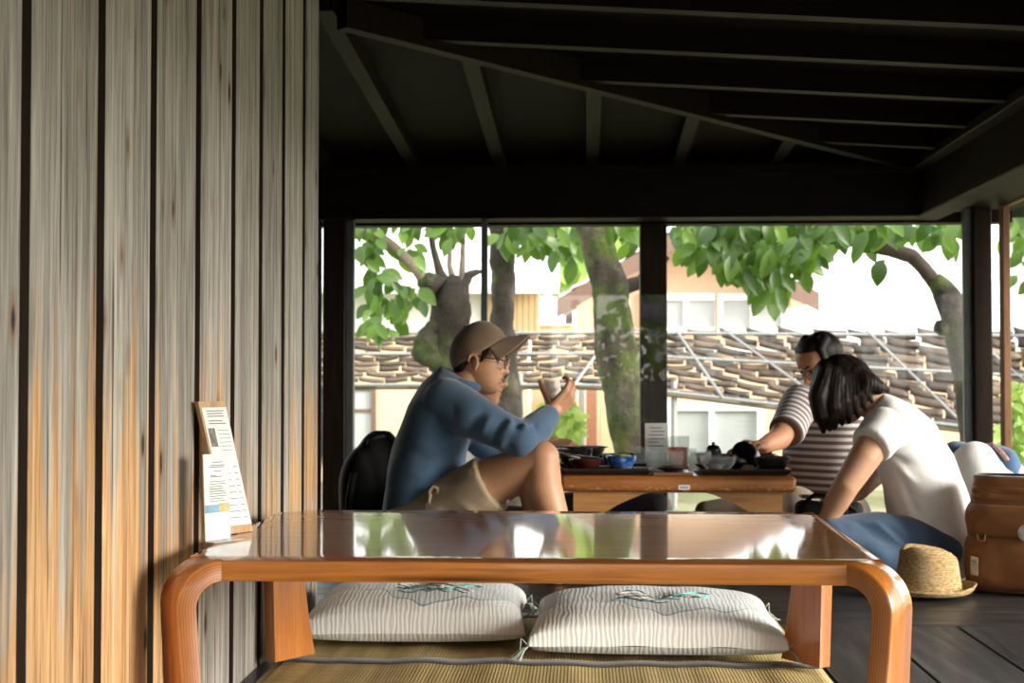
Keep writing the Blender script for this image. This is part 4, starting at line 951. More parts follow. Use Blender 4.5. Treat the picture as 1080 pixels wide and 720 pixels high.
# small condiment pot between the glasses and the black bowls
o = thing('condiment_pot', (G(752, 5.22), 5.22, ZT2), 'little black lidded condiment pot beyond the clear bowl', 'pot')
m = MB(); m.lathe([(.0001, 0), (.028, 0), (.030, .05), (.026, .062), (.0001, .062)], (G(752, 5.22), 5.22, ZT2), 30); m.build('vessel', blackc, o, smooth=50)
m = MB(); m.lathe([(.0001, .062), (.027, .062), (.02, .074), (.006, .077), (.007, .086), (.0001, .088)], (G(752, 5.22), 5.22, ZT2), 30); m.build('lid', lacquer, o, smooth=50)

# ------------------------------------------------------------------ bags and hat
strawt = NT('woven_straw'); t = strawt
t.color(t.ramp(t.noise(t.coord((60, 60, 190)), 1.5, 3), [(.35, (.30, .18, .065)), (.55, (.52, .36, .16)), (.7, (.68, .51, .27))])); t.set(Roughness=.75)
wv = t.n.new('ShaderNodeTexWave'); wv.bands_direction = 'Z'; wv.inputs['Scale'].default_value = 55; wv.inputs['Distortion'].default_value = 2; wv.inputs['Detail Scale'].default_value = 12; t.link(t.coord(), wv.inputs['Vector']); t.bump(wv.outputs['Fac'], .8, .004); straw = t.m
yh = 4.26; hx = 1.008
HT = thing('straw_hat', (hx, yh, 0), 'woven straw trilby hat on the floor between table leg and brown backpack', 'hat')
def hatfn(u, v):
    th_ = 2*PI*u; ct, st = math.cos(th_), math.sin(th_)
    prof = [(.0, .148), (.045, .150), (.072, .146), (.083, .132), (.089, .095), (.096, .045), (.100, .022), (.104, .014), (.118, .008), (.135, .012), (.148, .024)]
    q = v*(len(prof)-1); i = min(int(q), len(prof)-2); f = q-i; r = prof[i][0]*(1-f)+prof[i+1][0]*f; z = prof[i][1]*(1-f)+prof[i+1][1]*f
    x = r*ct*1.06; y = r*st*.93
    if v < .34:
        z -= .034*math.exp(-(y/.030)**2)*(1-min(1, r/.09)**3) ; z += .010*(-ct)*min(1, r/.07)
        pinch = math.exp(-((ct-1)/.35)**2); y *= 1-.15*pinch
    if v > .75: z += (.018*abs(ct)**2*(1 if ct > 0 else .35))*((v-.75)/.25)**1.5
    return V((hx+x*.88, yh+y*.88, .004+max(z, .0)*.95))
m = MB(); m.grid(hatfn, 72, 44); o = m.build('straw_shell', straw, HT, smooth=180); s_ = o.modifiers.new('thickness', 'SOLIDIFY'); s_.thickness = .004; s_.offset = -1
HT.rotation_euler.z = 0
m = MB(); m.tube([(hx+.0995*.88*1.06*math.cos(a), yh+.0995*.88*.93*math.sin(a), .035) for a in [2*PI*i/60 for i in range(61)]], .0035, 6); m.build('woven_ridge', straw, HT, smooth=180)

# brown backpack
bpm = fabric('brown_nylon', (.215, .080, .019), 500, .55, .18, .1, .12); bpd = fabric('dark_lining', (.015, .014, .014)); strapm = fabric('brown_strap', (.16, .062, .016), 300, .7)
yb = 4.385; bx = 1.330
BP = thing('backpack', (bx, yb, 0), 'tan-brown nylon backpack with open dark rim, standing on the dark floor', 'backpack')
def bagpt(th_, z, grow=0):
    q = z/.34; hw = (.160+.004*math.sin(PI*min(1, q*1.25))-.006*q*q)+grow; hd = (.105+.008*math.sin(PI*min(1, q*1.1))-.004*q)+grow
    e = 3.8; ct, st = math.cos(th_), math.sin(th_)
    x = hw*math.copysign(abs(ct)**(2/e), ct); y = hd*math.copysign(abs(st)**(2/e), st)
    w1 = .006*mnoise.noise(V((x*9, y*9, z*11)))+.004*mnoise.noise(V((x*22, y*22, z*26)))
    return V((bx+x*(1+w1*6), yb+y*(1+w1*6), z+.004))
m = MB(); Z0 = [0, .006, .02, .05, .08, .11, .14, .17, .2, .23, .255, .262, .268, .29, .31, .325, .335, .343]
def body(u, v):
    q = v*(len(Z0)-1); i = min(int(q), len(Z0)-2); z = Z0[i]+(Z0[i+1]-Z0[i])*(q-i)
    g = -.015*math.exp(-z/.008)
    if z > .262: g -= .005*((z-.262)/.08)
    return bagpt(2*PI*u, z, g)
m.grid(body, 96, 51); nn = 97; k = len(m.v)
m.v.append(V((bx, yb, .004))); m.f += [(k, (i+1)*52, i*52) for i in range(96)]; m.mi += [0]*96
m.v.append(V((bx, yb, .30))); m.f += [(k+1, i*52+51, (i+1)*52+51) for i in range(96)]; m.mi += [1]*96
o = m.build('body', [bpm, bpd], BP, smooth=180)
m = MB(); m.tube([bagpt(2*PI*i/72, .342, -.012) for i in range(73)], .0045, 8); m.build('zip_rim', bpd, BP, smooth=180)
# upper roll pocket and front pocket
def patch(name, z0, z1, t0, t1, g, mat, bulge=.012, parent=BP):
    m = MB()
    def fn(u, v):
        z = z0+(z1-z0)*v; e = (1-abs(2*v-1)**4)*(1-abs(2*u-1)**8); return bagpt(t0+(t1-t0)*u, z, g+bulge*e+.004*mnoise.noise(V((u*9, v*4, z0*50)))*e)
    m.grid(fn, 60, 16); o = m.build(name, mat, parent, smooth=180); s_ = o.modifiers.new('thickness', 'SOLIDIFY'); s_.thickness = .004; return o
patch('front_pocket', .012, .168, PI*1.02, PI*1.98, .003, bpm, .012); patch('upper_pocket', .165, .262, PI*1.02, PI*1.98, .002, bpm, .010)
patch('top_flap', .268, .318, PI*1.05, PI*1.95, -.006, bpm, .008)
m = MB(); m.tube([bagpt(PI*(1.15+.5*i/20), .30+.003*math.sin(i*.9), -.004) for i in range(21)], .0065, 8); m.build('handle_roll', strapm, BP, smooth=180)
m = MB(); q0 = [bagpt(PI*1.31, .055, .026), bagpt(PI*1.365, .052, .026), bagpt(PI*1.365, .105, .028), bagpt(PI*1.31, .108, .028)]
dn = V((0, -.002, 0)); m.add([p+dn for p in q0]+[p-dn for p in q0], [(0, 1, 2, 3), (7, 6, 5, 4), (0, 4, 5, 1), (1, 5, 6, 2), (2, 6, 7, 3), (3, 7, 4, 0)]); lb = m.build('label_patch', fabric('cream_label', (.56, .50, .38)), BP, smooth=0, label='small cream maker label')
m = MB()
for i, (a, b_) in enumerate(((.22, .78), (.3, .7), (.3, .7))):
    v = .78-.1*i; A = q0[0].lerp(q0[1], a).lerp(q0[3].lerp(q0[2], a), v); B = q0[0].lerp(q0[1], b_).lerp(q0[3].lerp(q0[2], b_), v); m.tube([A+dn*1.3, B+dn*1.3], .0022 if i == 0 else .001, 5)
m.build('lettering', ink, lb, smooth=0)
m = MB(); pz = bagpt(PI*1.505, .185, .012); m.ell(pz, (.026, .006, .026)); bd = m.build('round_badge', plain('pale_blue_badge', (.50, .60, .68), .3, .2, 60), BP, smooth=180, label='pale blue round badge')
m = MB(); p = bagpt(PI*1.37, .168, .018); m.tube([p+V((-.012, 0, .006)), p+V((-.010, -.004, -.010)), p+V((0, -.006, -.014)), p+V((.010, -.004, -.010)), p+V((.012, 0, .006))], .0028, 6); m.build('strap_loop', strapm, BP, smooth=180)

BP.rotation_euler.z = math.radians(-25)
# white cloth bag with navy top by the corner post
whitec = fabric('white_cotton', (.80, .80, .78), 300, .9, .05); navy = fabric('navy_cloth', (.035, .085, .19), 300, .9); 
yc = 5.35; CBG = thing('cloth_bag', (P(1035, 400, yc).x, yc, 0), 'bulging white cloth bag with navy flap and woven strap by the corner post', 'bag')
m = MB(); c0 = P(1035, 560, yc); c0.z = .16
m.ell((c0.x, yc, .16), (.15, .16, .16)); m.ell((c0.x-.03, yc-.02, .27), (.10, .13, .14)); m.ell((c0.x+.06, yc+.02, .20), (.13, .13, .17)); m.cap((c0.x-.06, yc, .1), .10, (c0.x-.07, yc, .3), .075)
me = m.fuse(.008, 8); folds(me, [], .012, 9); v = npv(me); v[:, 2] = np.maximum(v[:, 2], .002); me.vertices.foreach_set('co', v.ravel()); finish('pouch', me, whitec, CBG)
m = MB(); m.ell((c0.x+.055, yc+.06, .305), (.10, .12, .10)); m.ell((c0.x-.05, yc+.10, .36), (.07, .08, .05)); m.ell((c0.x+.09, yc+.02, .29), (.065, .10, .10)); me = m.fuse(.007, 6); folds(me, [], .008, 14); finish('navy_flap', me, navy, CBG)
from mathutils.bvhtree import BVHTree
def onto(parent, pts, lift=.004):
    """drops points onto the outside of the parent's meshes, seen from the room"""
    bv = []
    bpy.context.view_layer.update()
    for ch in parent.children: bv.append((BVHTree.FromPolygons([v.co for v in ch.data.vertices], [tuple(p.vertices) for p in ch.data.polygons]), wloc(ch)))
    out = []; o = V((0, 0, HC))
    for px, py in pts:
        d = (P(px, py, 5)-o).normalized(); best = None
        for t_, off in bv:
            h_ = t_.ray_cast(o-off, d)
            if h_[0] is not None and (best is None or h_[3] < best[1]): best = (h_[0]+off-d*lift, h_[3])
        if best: out.append(best[0])
    return out
pts = onto(CBG, [(1030+1.55*i, 463+.05*i*i) for i in range(22)])
m = MB(); m.tube(pts, .008, 8); m.build('woven_strap', plain('woven_strap_cloth', (.38, .22, .17), .9, .5, 120), CBG, smooth=180)

# black backpack behind the man in blue
blk = fabric('black_nylon', (.006, .006, .006), 400, .8, .2, 0)
yk = 5.30; KX = lambda px: P(px, 400, yk).x
BB = thing('backpack', (KX(392), yk, 0), 'black backpack leaning between the window post and the blue sweater', 'backpack')
m = MB(); m.box((KX(364), yk-.10, .0), (KX(414), yk+.09, .22), .05, seg=4); m.ell((KX(400), yk-.02, .24), (.108, .11, .215)); m.ell((KX(386), yk-.04, .20), (.095, .12, .20)); m.ell((KX(407), yk-.01, .34), (.062, .09, .115))
me = m.fuse(.008, 6); folds(me, [], .010, 8); v = npv(me); v[:, 2] = np.maximum(v[:, 2], .002); me.vertices.foreach_set('co', v.ravel()); finish('body', me, blk, BB)
m = MB(); m.tube([(KX(392), yk-.09, .40), (KX(396), yk-.13, .42), (KX(404), yk-.12, .43), (KX(408), yk-.07, .43)], .007, 8); m.build('top_handle', blk, BB, smooth=180)
m = MB(); m.tube([(KX(380), yk-.145, .30), (KX(376), yk-.165, .2), (KX(374), yk-.15, .1)], .012, 8); m.build('shoulder_strap', blk, BB, smooth=180)
# ------------------------------------------------------------------ people
def skin(name, c, lip):
    t = NT(name); t.color(t.ramp(t.noise(t.coord(), 14, 4), [(.3, tuple(x*.88 for x in c)), (.7, tuple(min(1, x*1.08) for x in c))])); t.set(Roughness=.5, Subsurface_Weight=.12, Subsurface_Radius=(.012, .004, .002), Subsurface_Scale=.4)
    t.bump(t.noise(t.coord(), 260, 2), .08, .001); return t.m
skin_a = skin('warm_skin', (.50, .26, .145), None); skin_b = skin('tan_skin', (.46, .23, .125), None); skin_c = skin('soft_skin', (.50, .28, .17), None); skin_d = skin('ruddy_skin', (.48, .23, .13), None)
lip_m = plain('lip', (.36, .13, .09), .45, .1, 80); eye_w = plain('eye_white', (.62, .58, .54), .2, .05); iris = plain('dark_iris', (.015, .010, .008), .15, .2)
def hairmat(name, c):
    t = NT(name); f = t.noise(t.coord((90, 90, 6)), 3, 4); t.color(t.ramp(f, [(.3, tuple(x*.5 for x in c)), (.7, tuple(x*1.5 for x in c))])); t.set(Roughness=.5, Specular_IOR_Level=.18); t.bump(f, .5, .004); return t.m
hair_k = hairmat('black_hair', (.012, .009, .008)); hair_w_dummy = None; hair_w = hairmat('glossy_dark_hair', (.011, .007, .006)); glasses_m = plain('black_spectacle_frame', (.012, .012, .013), .35, .1); lens_m = glass('spectacle_lens', (.94, .95, .95), 1.5)
def interp(tab, z):
    if z <= tab[0][0]: return tab[0][1]
    for (a, va), (b, vb) in zip(tab, tab[1:]):
        if z <= b: f = (z-a)/(b-a); f = f*f*(3-2*f)*.5+f*.5; return va+(vb-va)*f
    return tab[-1][1]
FRONT = [(-.116, .040), (-.110, .066), (-.101, .078), (-.090, .081), (-.075, .0815), (-.055, .0825), (-.034, .0825), (0, .082), (.018, .0795), (.03, .085), (.05, .087), (.07, .082), (.088, .066), (.102, .042), (.111, .015), (.114, -.008)]
BACK = [(-.116, .020), (-.105, -.005), (-.09, -.025), (-.06, -.052), (-.03, -.078), (0, -.093), (.03, -.100), (.06, -.095), (.085, -.076), (.102, -.048), (.111, -.025), (.114, -.012)]
WID = [(-.116, .012), (-.110, .024), (-.098, .036), (-.08, .048), (-.06, .057), (-.03, .066), (0, .071), (.03, .075), (.06, .073), (.085, .059), (.102, .038), (.111, .016), (.114, .003)]
LIPS = [(-.086, .001), (-.078, -.003), (-.070, .002), (-.062, .0065), (-.0555, .002), (-.050, .0075), (-.043, .006), (-.036, 0)]
NOSE = [(-.042, 0), (-.036, .010), (-.030, .025), (-.022, .030), (-.012, .025), (0, .018), (.012, .012), (.024, .004), (.032, 0)]
NSIG = [(-.04, .013), (-.025, .0145), (-.012, .012), (.03, .008)]
def head(m, M):
    nz, na = 58, 72; vs = []
    for i in range(nz+1):
        q = i/nz; z = -.116+.23*(q*q*(3-2*q)*.35+q*.65)
        f, b, w_ = interp(FRONT, z), interp(BACK, z), interp(WID, z); cx = (f+b)/2; ax = (f-b)/2; e = 2.25
        for k in range(na):
            a = 2*PI*k/na; ca, sa = math.cos(a), math.sin(a)
            x = cx+ax*math.copysign(abs(ca)**(2/e), ca); y = w_*math.copysign(abs(sa)**(2/e), sa)
            if ca > 0:
                x += interp(NOSE, z)*math.exp(-(y/interp(NSIG, z))**2)*ca**.3
                x += interp(LIPS, z)*math.exp(-(y/.022)**2)*(1 if -.086 < z < -.036 else 0)
                x -= .010*math.exp(-(((abs(y)-.031)/.015)**2+((z-.010)/.011)**2))                     # eye sockets
                x += .004*math.exp(-(((abs(y)-.034)/.02)**2+((z-.031)/.007)**2))                       # brow ridge
                x += .003*math.exp(-(((abs(y)-.042)/.016)**2+((z+.016)/.016)**2))                      # cheekbones
                x -= .006*math.exp(-((z+.056)/.0022)**2)*math.exp(-(y/.024)**6)                        # lip line
            vs.append(M @ V((x, y, z)))
    fs = [(i*na+k, i*na+(k+1) % na, (i+1)*na+(k+1) % na, (i+1)*na+k) for i in range(nz) for k in range(na)]
    fs.append(tuple(range(na))[::-1]); fs.append(tuple(nz*na+k for k in range(na))); m.add(vs, fs)
    R = M.to_3x3()
    for s_ in (-1, 1):                                                                                # ears
        ER = R @ Matrix.Rotation(s_*.35, 3, 'Z')
        m.ell(M @ V((-.008, s_*.0825, -.007)), (.014, .006, .026), ER, 16, 10)
        m.tube([M @ V((-.012+.0155*math.cos(a)-.004*math.sin(a)-.002, s_*(.0895-.22*.0155*math.cos(a)), -.005+.026*math.sin(a))) for a in [PI*(-.42+1.5*i/18) for i in range(19)]], [.005]*16+[.0045, .004, .0035], 8)
        m.ell(M @ V((-.002, s_*.083, -.029)), (.007, .005, .008), ER, 12, 8)
def head_parts(M, parent, gl=True, brow=True):
    for s_ in (-1, 1):
        mm = MB(); mm.ell(M @ V((.0705, s_*.031, .008)), (.0105, .0125, .0085), M.to_3x3(), 20, 12); mm.ell(M @ V((.0795, s_*.030, .008)), (.0024, .0052, .0052), M.to_3x3(), 14, 8, 1); mm.build('eye', [eye_w, iris], parent, smooth=180)
        if brow:
            mm = MB(); mm.tube([M @ V((.092-.30*abs(q)*.05-.0*q-.012*max(0, q), s_*(.014+.036*q), .0295+.006*math.sin(q*PI*.8))) for q in (0, .2, .4, .6, .8, 1)], [.0022, .003, .0033, .003, .0026, .0015], 8); mm.build('eyebrow', hair_k, parent, smooth=180)
        mm = MB(); mm.tube([M @ V((.0805+.0025*math.sin(PI*q)-.006*q, s_*(.019+.026*q), .0125+.004*math.sin(PI*q))) for q in (0, .25, .5, .75, 1)], .0014, 6); mm.build('eyelash', hair_k, parent, smooth=180)
    if gl:
        g = MB()
        for s_ in (-1, 1):
            g.tube([M @ V((.100-.004*abs(math.cos(a))*1-.10*(abs(.033+.024*math.cos(a))-.01)*.6, s_*(.033+.025*math.cos(a)), .006+.0195*math.sin(a))) for a in [2*PI*i/28 for i in range(29)]], .0017, 8)
            g.tube([M @ V(p) for p in ((.093, s_*.058, .013), (.080, s_*.076, .015), (.03, s_*.0795, .015), (-.012, s_*.081, .017), (-.024, s_*.080, .004))], .0019, 8)
        g.tube([M @ V((.1035, y_*.01, .010+.003*(1-abs(y_)))) for y_ in (-1, -.5, 0, .5, 1)], .0017, 8)
        gg = g.build('spectacles', glasses_m, parent, smooth=180)
        for s_ in (-1, 1):
            l = MB(); l.ell(M @ V((.0985, s_*.033, .006)), (.0008, .024, .0185), M.to_3x3() @ Matrix.Rotation(-s_*.12, 3, 'Z'), 24, 10); l.build('lens', lens_m, gg, smooth=180)
def hand(m, wrist, fwd, back, thumb, curl=(.5, .7, .5), spread=.06, sc=1.0, tcurl=.5, wr=.026, tin=.35, tf=.62, tl=.75):
    """palm, four bent fingers of different length and a thumb leaving the side of the palm"""
    fwd = V(fwd).normalized(); back = V(back); back = (back-fwd*back.dot(fwd)).normalized(); lat = fwd.cross(back); 
    if lat.dot(V(thumb)) < 0: lat = -lat
    wrist = V(wrist); pl = .088*sc; kn = []
    for i, o in enumerate((.028, .0095, -.0095, -.027)):
        k = wrist+fwd*(pl*(1, 1.03, .98, .9)[i])+lat*o*sc*1.02+back*(.003 if i in (1, 2) else 0); kn.append(k)
        m.cap(wrist+lat*o*.62*sc+fwd*.008, .0135*sc, k, .0105*sc, 12, 4)
    m.cap(wrist-fwd*.02, wr*.92, wrist+fwd*.02*sc, .0225*sc, 14, 5); m.cap(wrist+fwd*.03*sc+lat*.012*sc-back*.006, .016*sc, wrist+fwd*.06*sc-lat*.01*sc-back*.004, .014*sc, 12, 4)
    for i, (k, L_) in enumerate(zip(kn, (.070, .078, .073, .057))):
        d = (fwd+lat*spread*(1.5, .5, -.5, -1.6)[i]).normalized(); p = k; r = (.0093, .0095, .009, .008)[i]*sc; ang = 0
        for j, (f, cu) in enumerate(zip((.47, .30, .23), curl)):
            ang += cu*(1+.07*i); dd = (d*math.cos(ang)-back*math.sin(ang)).normalized(); q = p+dd*L_*f*sc; m.cap(p, r, q, r*.92, 12, 4); p = q; r *= .92
    tb = wrist+fwd*.022*sc+lat*.022*sc-back*.006; d = (lat*tl+fwd*tf-back*tin).normalized(); p = tb; r = .0135*sc
    for j, (L_, cu) in enumerate(((.040, 0), (.034, tcurl), (.028, tcurl))):
        d = (d+(-back*.5+fwd*.55-lat*.25)*cu).normalized(); q = p+d*L_*sc; m.cap(p, r, q, r*.86, 12, 4); p = q; r *= .86
def foot(m, ankle, d, sc=1.0):
    d = V(d).normalized(); a = V(ankle); fl_ = V((a.x, a.y, .028)); m.cap(a, .038*sc, fl_-d*.02, .034*sc); m.cap(fl_-d*.035, .028*sc, fl_+d*.10*sc, .027*sc); m.cap(fl_+d*.09*sc, .027*sc, fl_+d*.15*sc, .018*sc); m.cap(fl_+d*.02+V((0, 0, .02)), .03*sc, fl_+d*.13*sc, .02*sc)
def lipfaces(me, M, idx=1):
    Mi = M.inverted(); c = npv(me)
    for p in me.polygons:
        q = Mi @ p.center
        if q.x > .07 and abs(q.y) < .019 and -.069 < q.z < -.046: p.material_index = idx
def floor_clip(me, z=.002):
    v = npv(me); v[:, 2] = np.maximum(v[:, 2], z); me.vertices.foreach_set('co', v.ravel()); me.update(); return me
def HM(c, yaw_, pitch_, roll=0, s_=1.0):
    return Matrix.Translation(V(c)) @ (Matrix.Rotation(yaw_, 4, 'Z') @ Matrix.Rotation(pitch_, 4, 'Y') @ Matrix.Rotation(roll, 4, 'X')) @ Matrix.Scale(s_, 4)
Y_ = V((0, 1, 0))

# ---- man in the blue sweater --------------------------------------------------
D1 = 4.70
p1 = thing('person', (P(440, 400, D1).x, D1, 0), 'seated person in tan cap, glasses and blue sweater, raising a cup', 'person')
M1 = HM(P(506.5, 380.5, D1), math.radians(-3), math.radians(9), 0, .93)
b = MB(); head(b, M1)
b.cap(P(497, 394, D1), .052, P(480, 418, D1), .062)
b.loft([(P(440, 565, D1), .15, .10), (P(444, 520, D1), .15, .10), (P(455, 470, D1), .15, .10), (P(468, 425, D1), .16, .08), (P(476, 408, D1), .08, .05)], Y_)
sh, el_, wr_ = P(476, 427, 4.53), P(554, 464, 4.47), P(580.5, 436, 4.585)
b.chain([sh, el_, wr_], [.05, .04, .027])
hand(b, wr_, V((.66, .10, .62)), (.45, -.8, -.42), (-.6, .4, .65), (.55, .8, .6), .03, .98, .15, .028, .95, .25, .36)
sf, ef, wf = P(478, 430, 4.86), P(528, 478, 4.82), P(552, 462, 4.79)
b.chain([sf, ef, wf], [.05, .04, .027]); hand(b, wf, V((.55, -.1, -.8)), (.8, .1, .6), (0, -1, 0), (.5, .6, .5), .05, .98)
kn, an = P(571, 483, 4.47), P(594, 578, 4.47)
b.chain([P(440, 556, 4.60), P(520, 507, 4.53), kn], [.088, .076, .056]); b.chain([kn, P(572, 512, 4.475), P(584, 548, 4.47), an], [.056, .061, .05, .038]); foot(b, V((an.x, an.y, .07)), (1, -.05, 0))
kf, af = P(561, 494, 4.86), P(572, 572, 4.86)
b.chain([P(440, 556, 4.80), kf], [.088, .056]); b.chain([kf, P(566, 522, 4.86), af], [.056, .058, .04]); foot(b, V((af.x, af.y, .07)), (1, .1, 0))
me = b.fuse(.0032, 3, .5); floor_clip(me); me.materials.append(skin_a); me.materials.append(lip_m); lipfaces(me, M1); 
mi = np.zeros(len(me.polygons), dtype=np.int32); me.polygons.foreach_get('material_index', mi); o = finish('body', me, [skin_a, lip_m], p1); o.data.polygons.foreach_set('material_index', mi)
head_parts(M1, p1)
# sweater
blue_m = fabric('blue_sweatshirt', (.060, .118, .20), 420, .92, .14, .35, .15)
b = MB(); b.loft([(P(446, 588, D1), .165, .12), (P(446, 570, D1), .185, .130), (P(447, 535, D1), .19, .132), (P(449, 500, D1), .188, .128), (P(456, 465, D1), .19, .118), (P(463, 437, D1), .195, .108), (P(470, 416, D1), .18, .088), (P(477, 402, D1), .115, .066), (P(481, 394, D1), .072, .056)], Y_, 36, 2.2)
b.chain([P(472, 424, 4.56), P(497, 438, 4.515), P(524, 452, 4.49), P(551, 464, 4.465)], [.082, .074, .066, .058]); b.chain([P(551, 464, 4.465), P(566, 451, 4.52), P(576.5, 441, 4.568)], [.057, .052, .043])
b.chain([P(474, 428, 4.84), P(528, 478, 4.82)], [.08, .056]); b.chain([P(528, 478, 4.82), P(546, 466, 4.80)], [.054, .042])
me = b.fuse(.0065, 7, .5)
def L(x0, y0, d0, x1, y1, d1, w_, a): return (P(x0, y0, d0), P(x1, y1, d1), w_, a)
yn = 4.43
fl_ = [L(548, 442, yn, 538, 474, yn, .012, -.014), L(541, 440, yn, 528, 472, yn, .010, .012), L(533, 438, yn, 518, 466, yn, .010, -.012), L(556, 441, yn, 548, 470, yn, .010, .010), L(565, 440, 4.45, 563, 464, 4.45, .009, -.008), L(571, 440, 4.5, 573, 452, 4.5, .007, -.007), L(520, 436, yn, 505, 462, yn, .012, .008), L(510, 432, 4.44, 492, 456, 4.44, .014, -.009),
       L(478, 402, 4.55, 462, 440, 4.5, .014, -.010), L(470, 405, 4.55, 452, 450, 4.5, .016, .009), L(486, 410, 4.52, 478, 440, 4.45, .012, -.008), L(498, 470, 4.5, 455, 448, 4.5, .014, -.012), L(495, 476, 4.5, 440, 470, 4.5, .015, .010), L(480, 490, 4.5, 425, 480, 4.5, .014, -.009), L(475, 503, 4.5, 420, 500, 4.5, .016, .009), L(470, 512, 4.5, 420, 535, 4.5, .013, -.011), L(465, 520, 4.5, 428, 545, 4.5, .013, .011), L(458, 526, 4.5, 436, 550, 4.5, .010, -.010), L(488, 475, 4.5, 470, 505, 4.5, .010, -.012), L(495, 478, 4.5, 482, 505, 4.5, .010, .010), L(430, 440, 4.5, 415, 490, 4.5, .02, -.006)]
folds(me, fl_, .010, 7); floor_clip(me, .01); finish('sweater', me, blue_m, p1)
b = MB(); ring = []
for i in range(41):
    a = 2*PI*i/40; q = V((.060*math.cos(a), .068*math.sin(a), .030*-math.cos(a)*.55)); ring.append(P(488, 403, D1)+q)
b.tube(ring, .013, 10); b.build('collar', blue_m, p1, smooth=180)
# shorts
beige = fabric('khaki_cotton', (.33, .245, .16), 350, .9, .12, .2, .2)
b = MB()
for (yy, hx_, hy_, yh_) in ((4.60, 519, 509, 4.53), (4.80, 519, 515, 4.85)):
    h0, h1 = P(438, 556, yy), P(hx_, hy_, yh_); b.loft([(h0-(h1-h0)*.3, .09, .09), (h0, .112, .108), (h0.lerp(h1, .5), .108, .102), (h0.lerp(h1, .85), .100, .098), (h1, .098, .098)], Y_, 30)
b.ell(P(440, 562, D1), (.135, .19, .10))
me = b.fuse(.0065, 4, .5); folds(me, [L(470, 500, 4.5, 520, 530, 4.45, .012, -.009), L(480, 495, 4.5, 522, 515, 4.45, .010, .008), L(462, 515, 4.5, 500, 540, 4.45, .014, .010), L(490, 488, 4.46, 530, 532, 4.46, .008, -.005), L(455, 528, 4.5, 480, 545, 4.45, .012, -.010), L(497, 482, 4.46, 534, 530, 4.46, .007, .006)], .006, 10); floor_clip(me, .003); finish('shorts', me, beige, p1)
b = MB(); yk = 4.485
b.tube([P(448, 538, yk), P(452, 526, yk), P(453, 517, yk), P(457, 513, yk), P(461, 515, yk), P(462, 522, yk), P(458, 529, yk), P(455, 536, yk), P(452, 545, yk)], .0065, 8); b.tube([P(455, 536, yk), P(452, 528, yk-.004), P(454, 521, yk-.004)], .006, 8); b.tube([P(455, 536, yk), P(460, 542, yk), P(463, 550, yk)], .006, 8)
b.build('tie_cord', beige, p1, smooth=180)
# cap
t = NT('tan_cap_cotton'); t.color(t.ramp(t.noise(t.coord(), 9, 4), [(.3, (.17, .105, .060)), (.7, (.26, .17, .105))])); t.set(Roughness=.9, Sheen_Weight=.3); t.bump(t.noise(t.coord(), 420, 2), .15, .002); capm = t.m
CM = Matrix.Translation(P(504.5, 369.5, D1)) @ Matrix.Rotation(math.radians(-3), 4, 'Z') @ Matrix.Rotation(math.radians(-29), 4, 'Y')
b = MB()
def dome(u, v):
    a = 2*PI*u; h_ = PI/2*v; r = math.cos(h_)**.86; z = .098*math.sin(h_)-.008
    if v < .02: z = -.014
    sm = .0016*abs(math.sin(a*3)); q = V((.103*r*math.cos(a), .086*r*math.sin(a), z+.010*math.cos(a)*math.sin(h_)*r)); return CM @ (q*(1-sm))
b.grid(dome, 72, 22); o = b.build('cap', capm, p1, smooth=180); s_ = o.modifiers.new('thickness', 'SOLIDIFY'); s_.thickness = .003
b = MB()
def brim(u, v):
    a = (u-.5)*2; th_ = a*1.12; x0 = .100*math.cos(th_); y0 = .086*math.sin(th_); ext = .078*(1-abs(a)**2.6); d = V((1, .12*a, 0)); q = V((x0, y0, -.010))+d*ext*v; q.z -= .028*(abs(q.y)/.08)**2*(.25+.75*v)+.030*v; return CM @ q
b.grid(brim, 40, 12); bo = b.build('cap_brim', capm, o, smooth=180); s_ = bo.modifiers.new('thickness', 'SOLIDIFY'); s_.thickness = .004
b = MB(); b.ell(CM @ V((0, 0, .0905)), (.007, .007, .004)); b.build('cap_button', capm, o, smooth=180)
# hair under the cap
b = MB(); Rh = M1.to_3x3()
b.ell(M1 @ V((-.045, 0, .012)), (.062, .0755, .060), Rh); b.ell(M1 @ V((-.060, 0, -.030)), (.034, .058, .040), Rh); b.ell(M1 @ V((.0, 0, .055)), (.075, .0795, .045), Rh)
for s_ in (-1, 1): b.cap(M1 @ V((.022, s_*.068, .035)), .012, M1 @ V((.012, s_*.0705, .002)), .006); b.cap(M1 @ V((-.052, s_*.060, .02)), .016, M1 @ V((-.056, s_*.054, -.035)), .012)
me = b.fuse(.004, 3, .5); finish('hair', me, hair_k, p1)
# the cup in his hand
cc = P(583, 419.5, 4.685); ax = V((-.20, .03, 1)).normalized(); Mc = V((0, 0, 1)).rotation_difference(ax).to_matrix()
CU = thing('tumbler', cc, 'white drink tumbler held up in the hand of the person in blue', 'glass')
b = MB(); b.lathe([(.0001, -.052), (.026, -.052), (.034, .055), (.0318, .055), (.024, -.044), (.0001, -.044)], cc, 36, M=Mc); t = NT('frosted_cup'); t.color(t.ramp(t.noise(t.coord(), 20, 2), [(.3, (.84, .83, .78)), (.7, (.88, .87, .83))])); t.set(Roughness=.4); tr = t.n.new('ShaderNodeBsdfTranslucent'); tr.inputs[0].default_value = (.92, .90, .84, 1); mx = t.n.new('ShaderNodeMixShader'); mx.inputs[0].default_value = .5; t.link(t.b.outputs[0], mx.inputs[1]); t.link(tr.outputs[0], mx.inputs[2]); t.link(mx.outputs[0], t.out.inputs[0])
b.build('vessel', t.m, CU, smooth=50)
b = MB(); b.lathe([(.0001, -.043), (.0238, -.043), (.0268, -.012), (.0001, -.012)], cc, 36, M=Mc); b.build('drink', plain('pale_drink', (.75, .72, .62), .3, .04), CU, smooth=50)

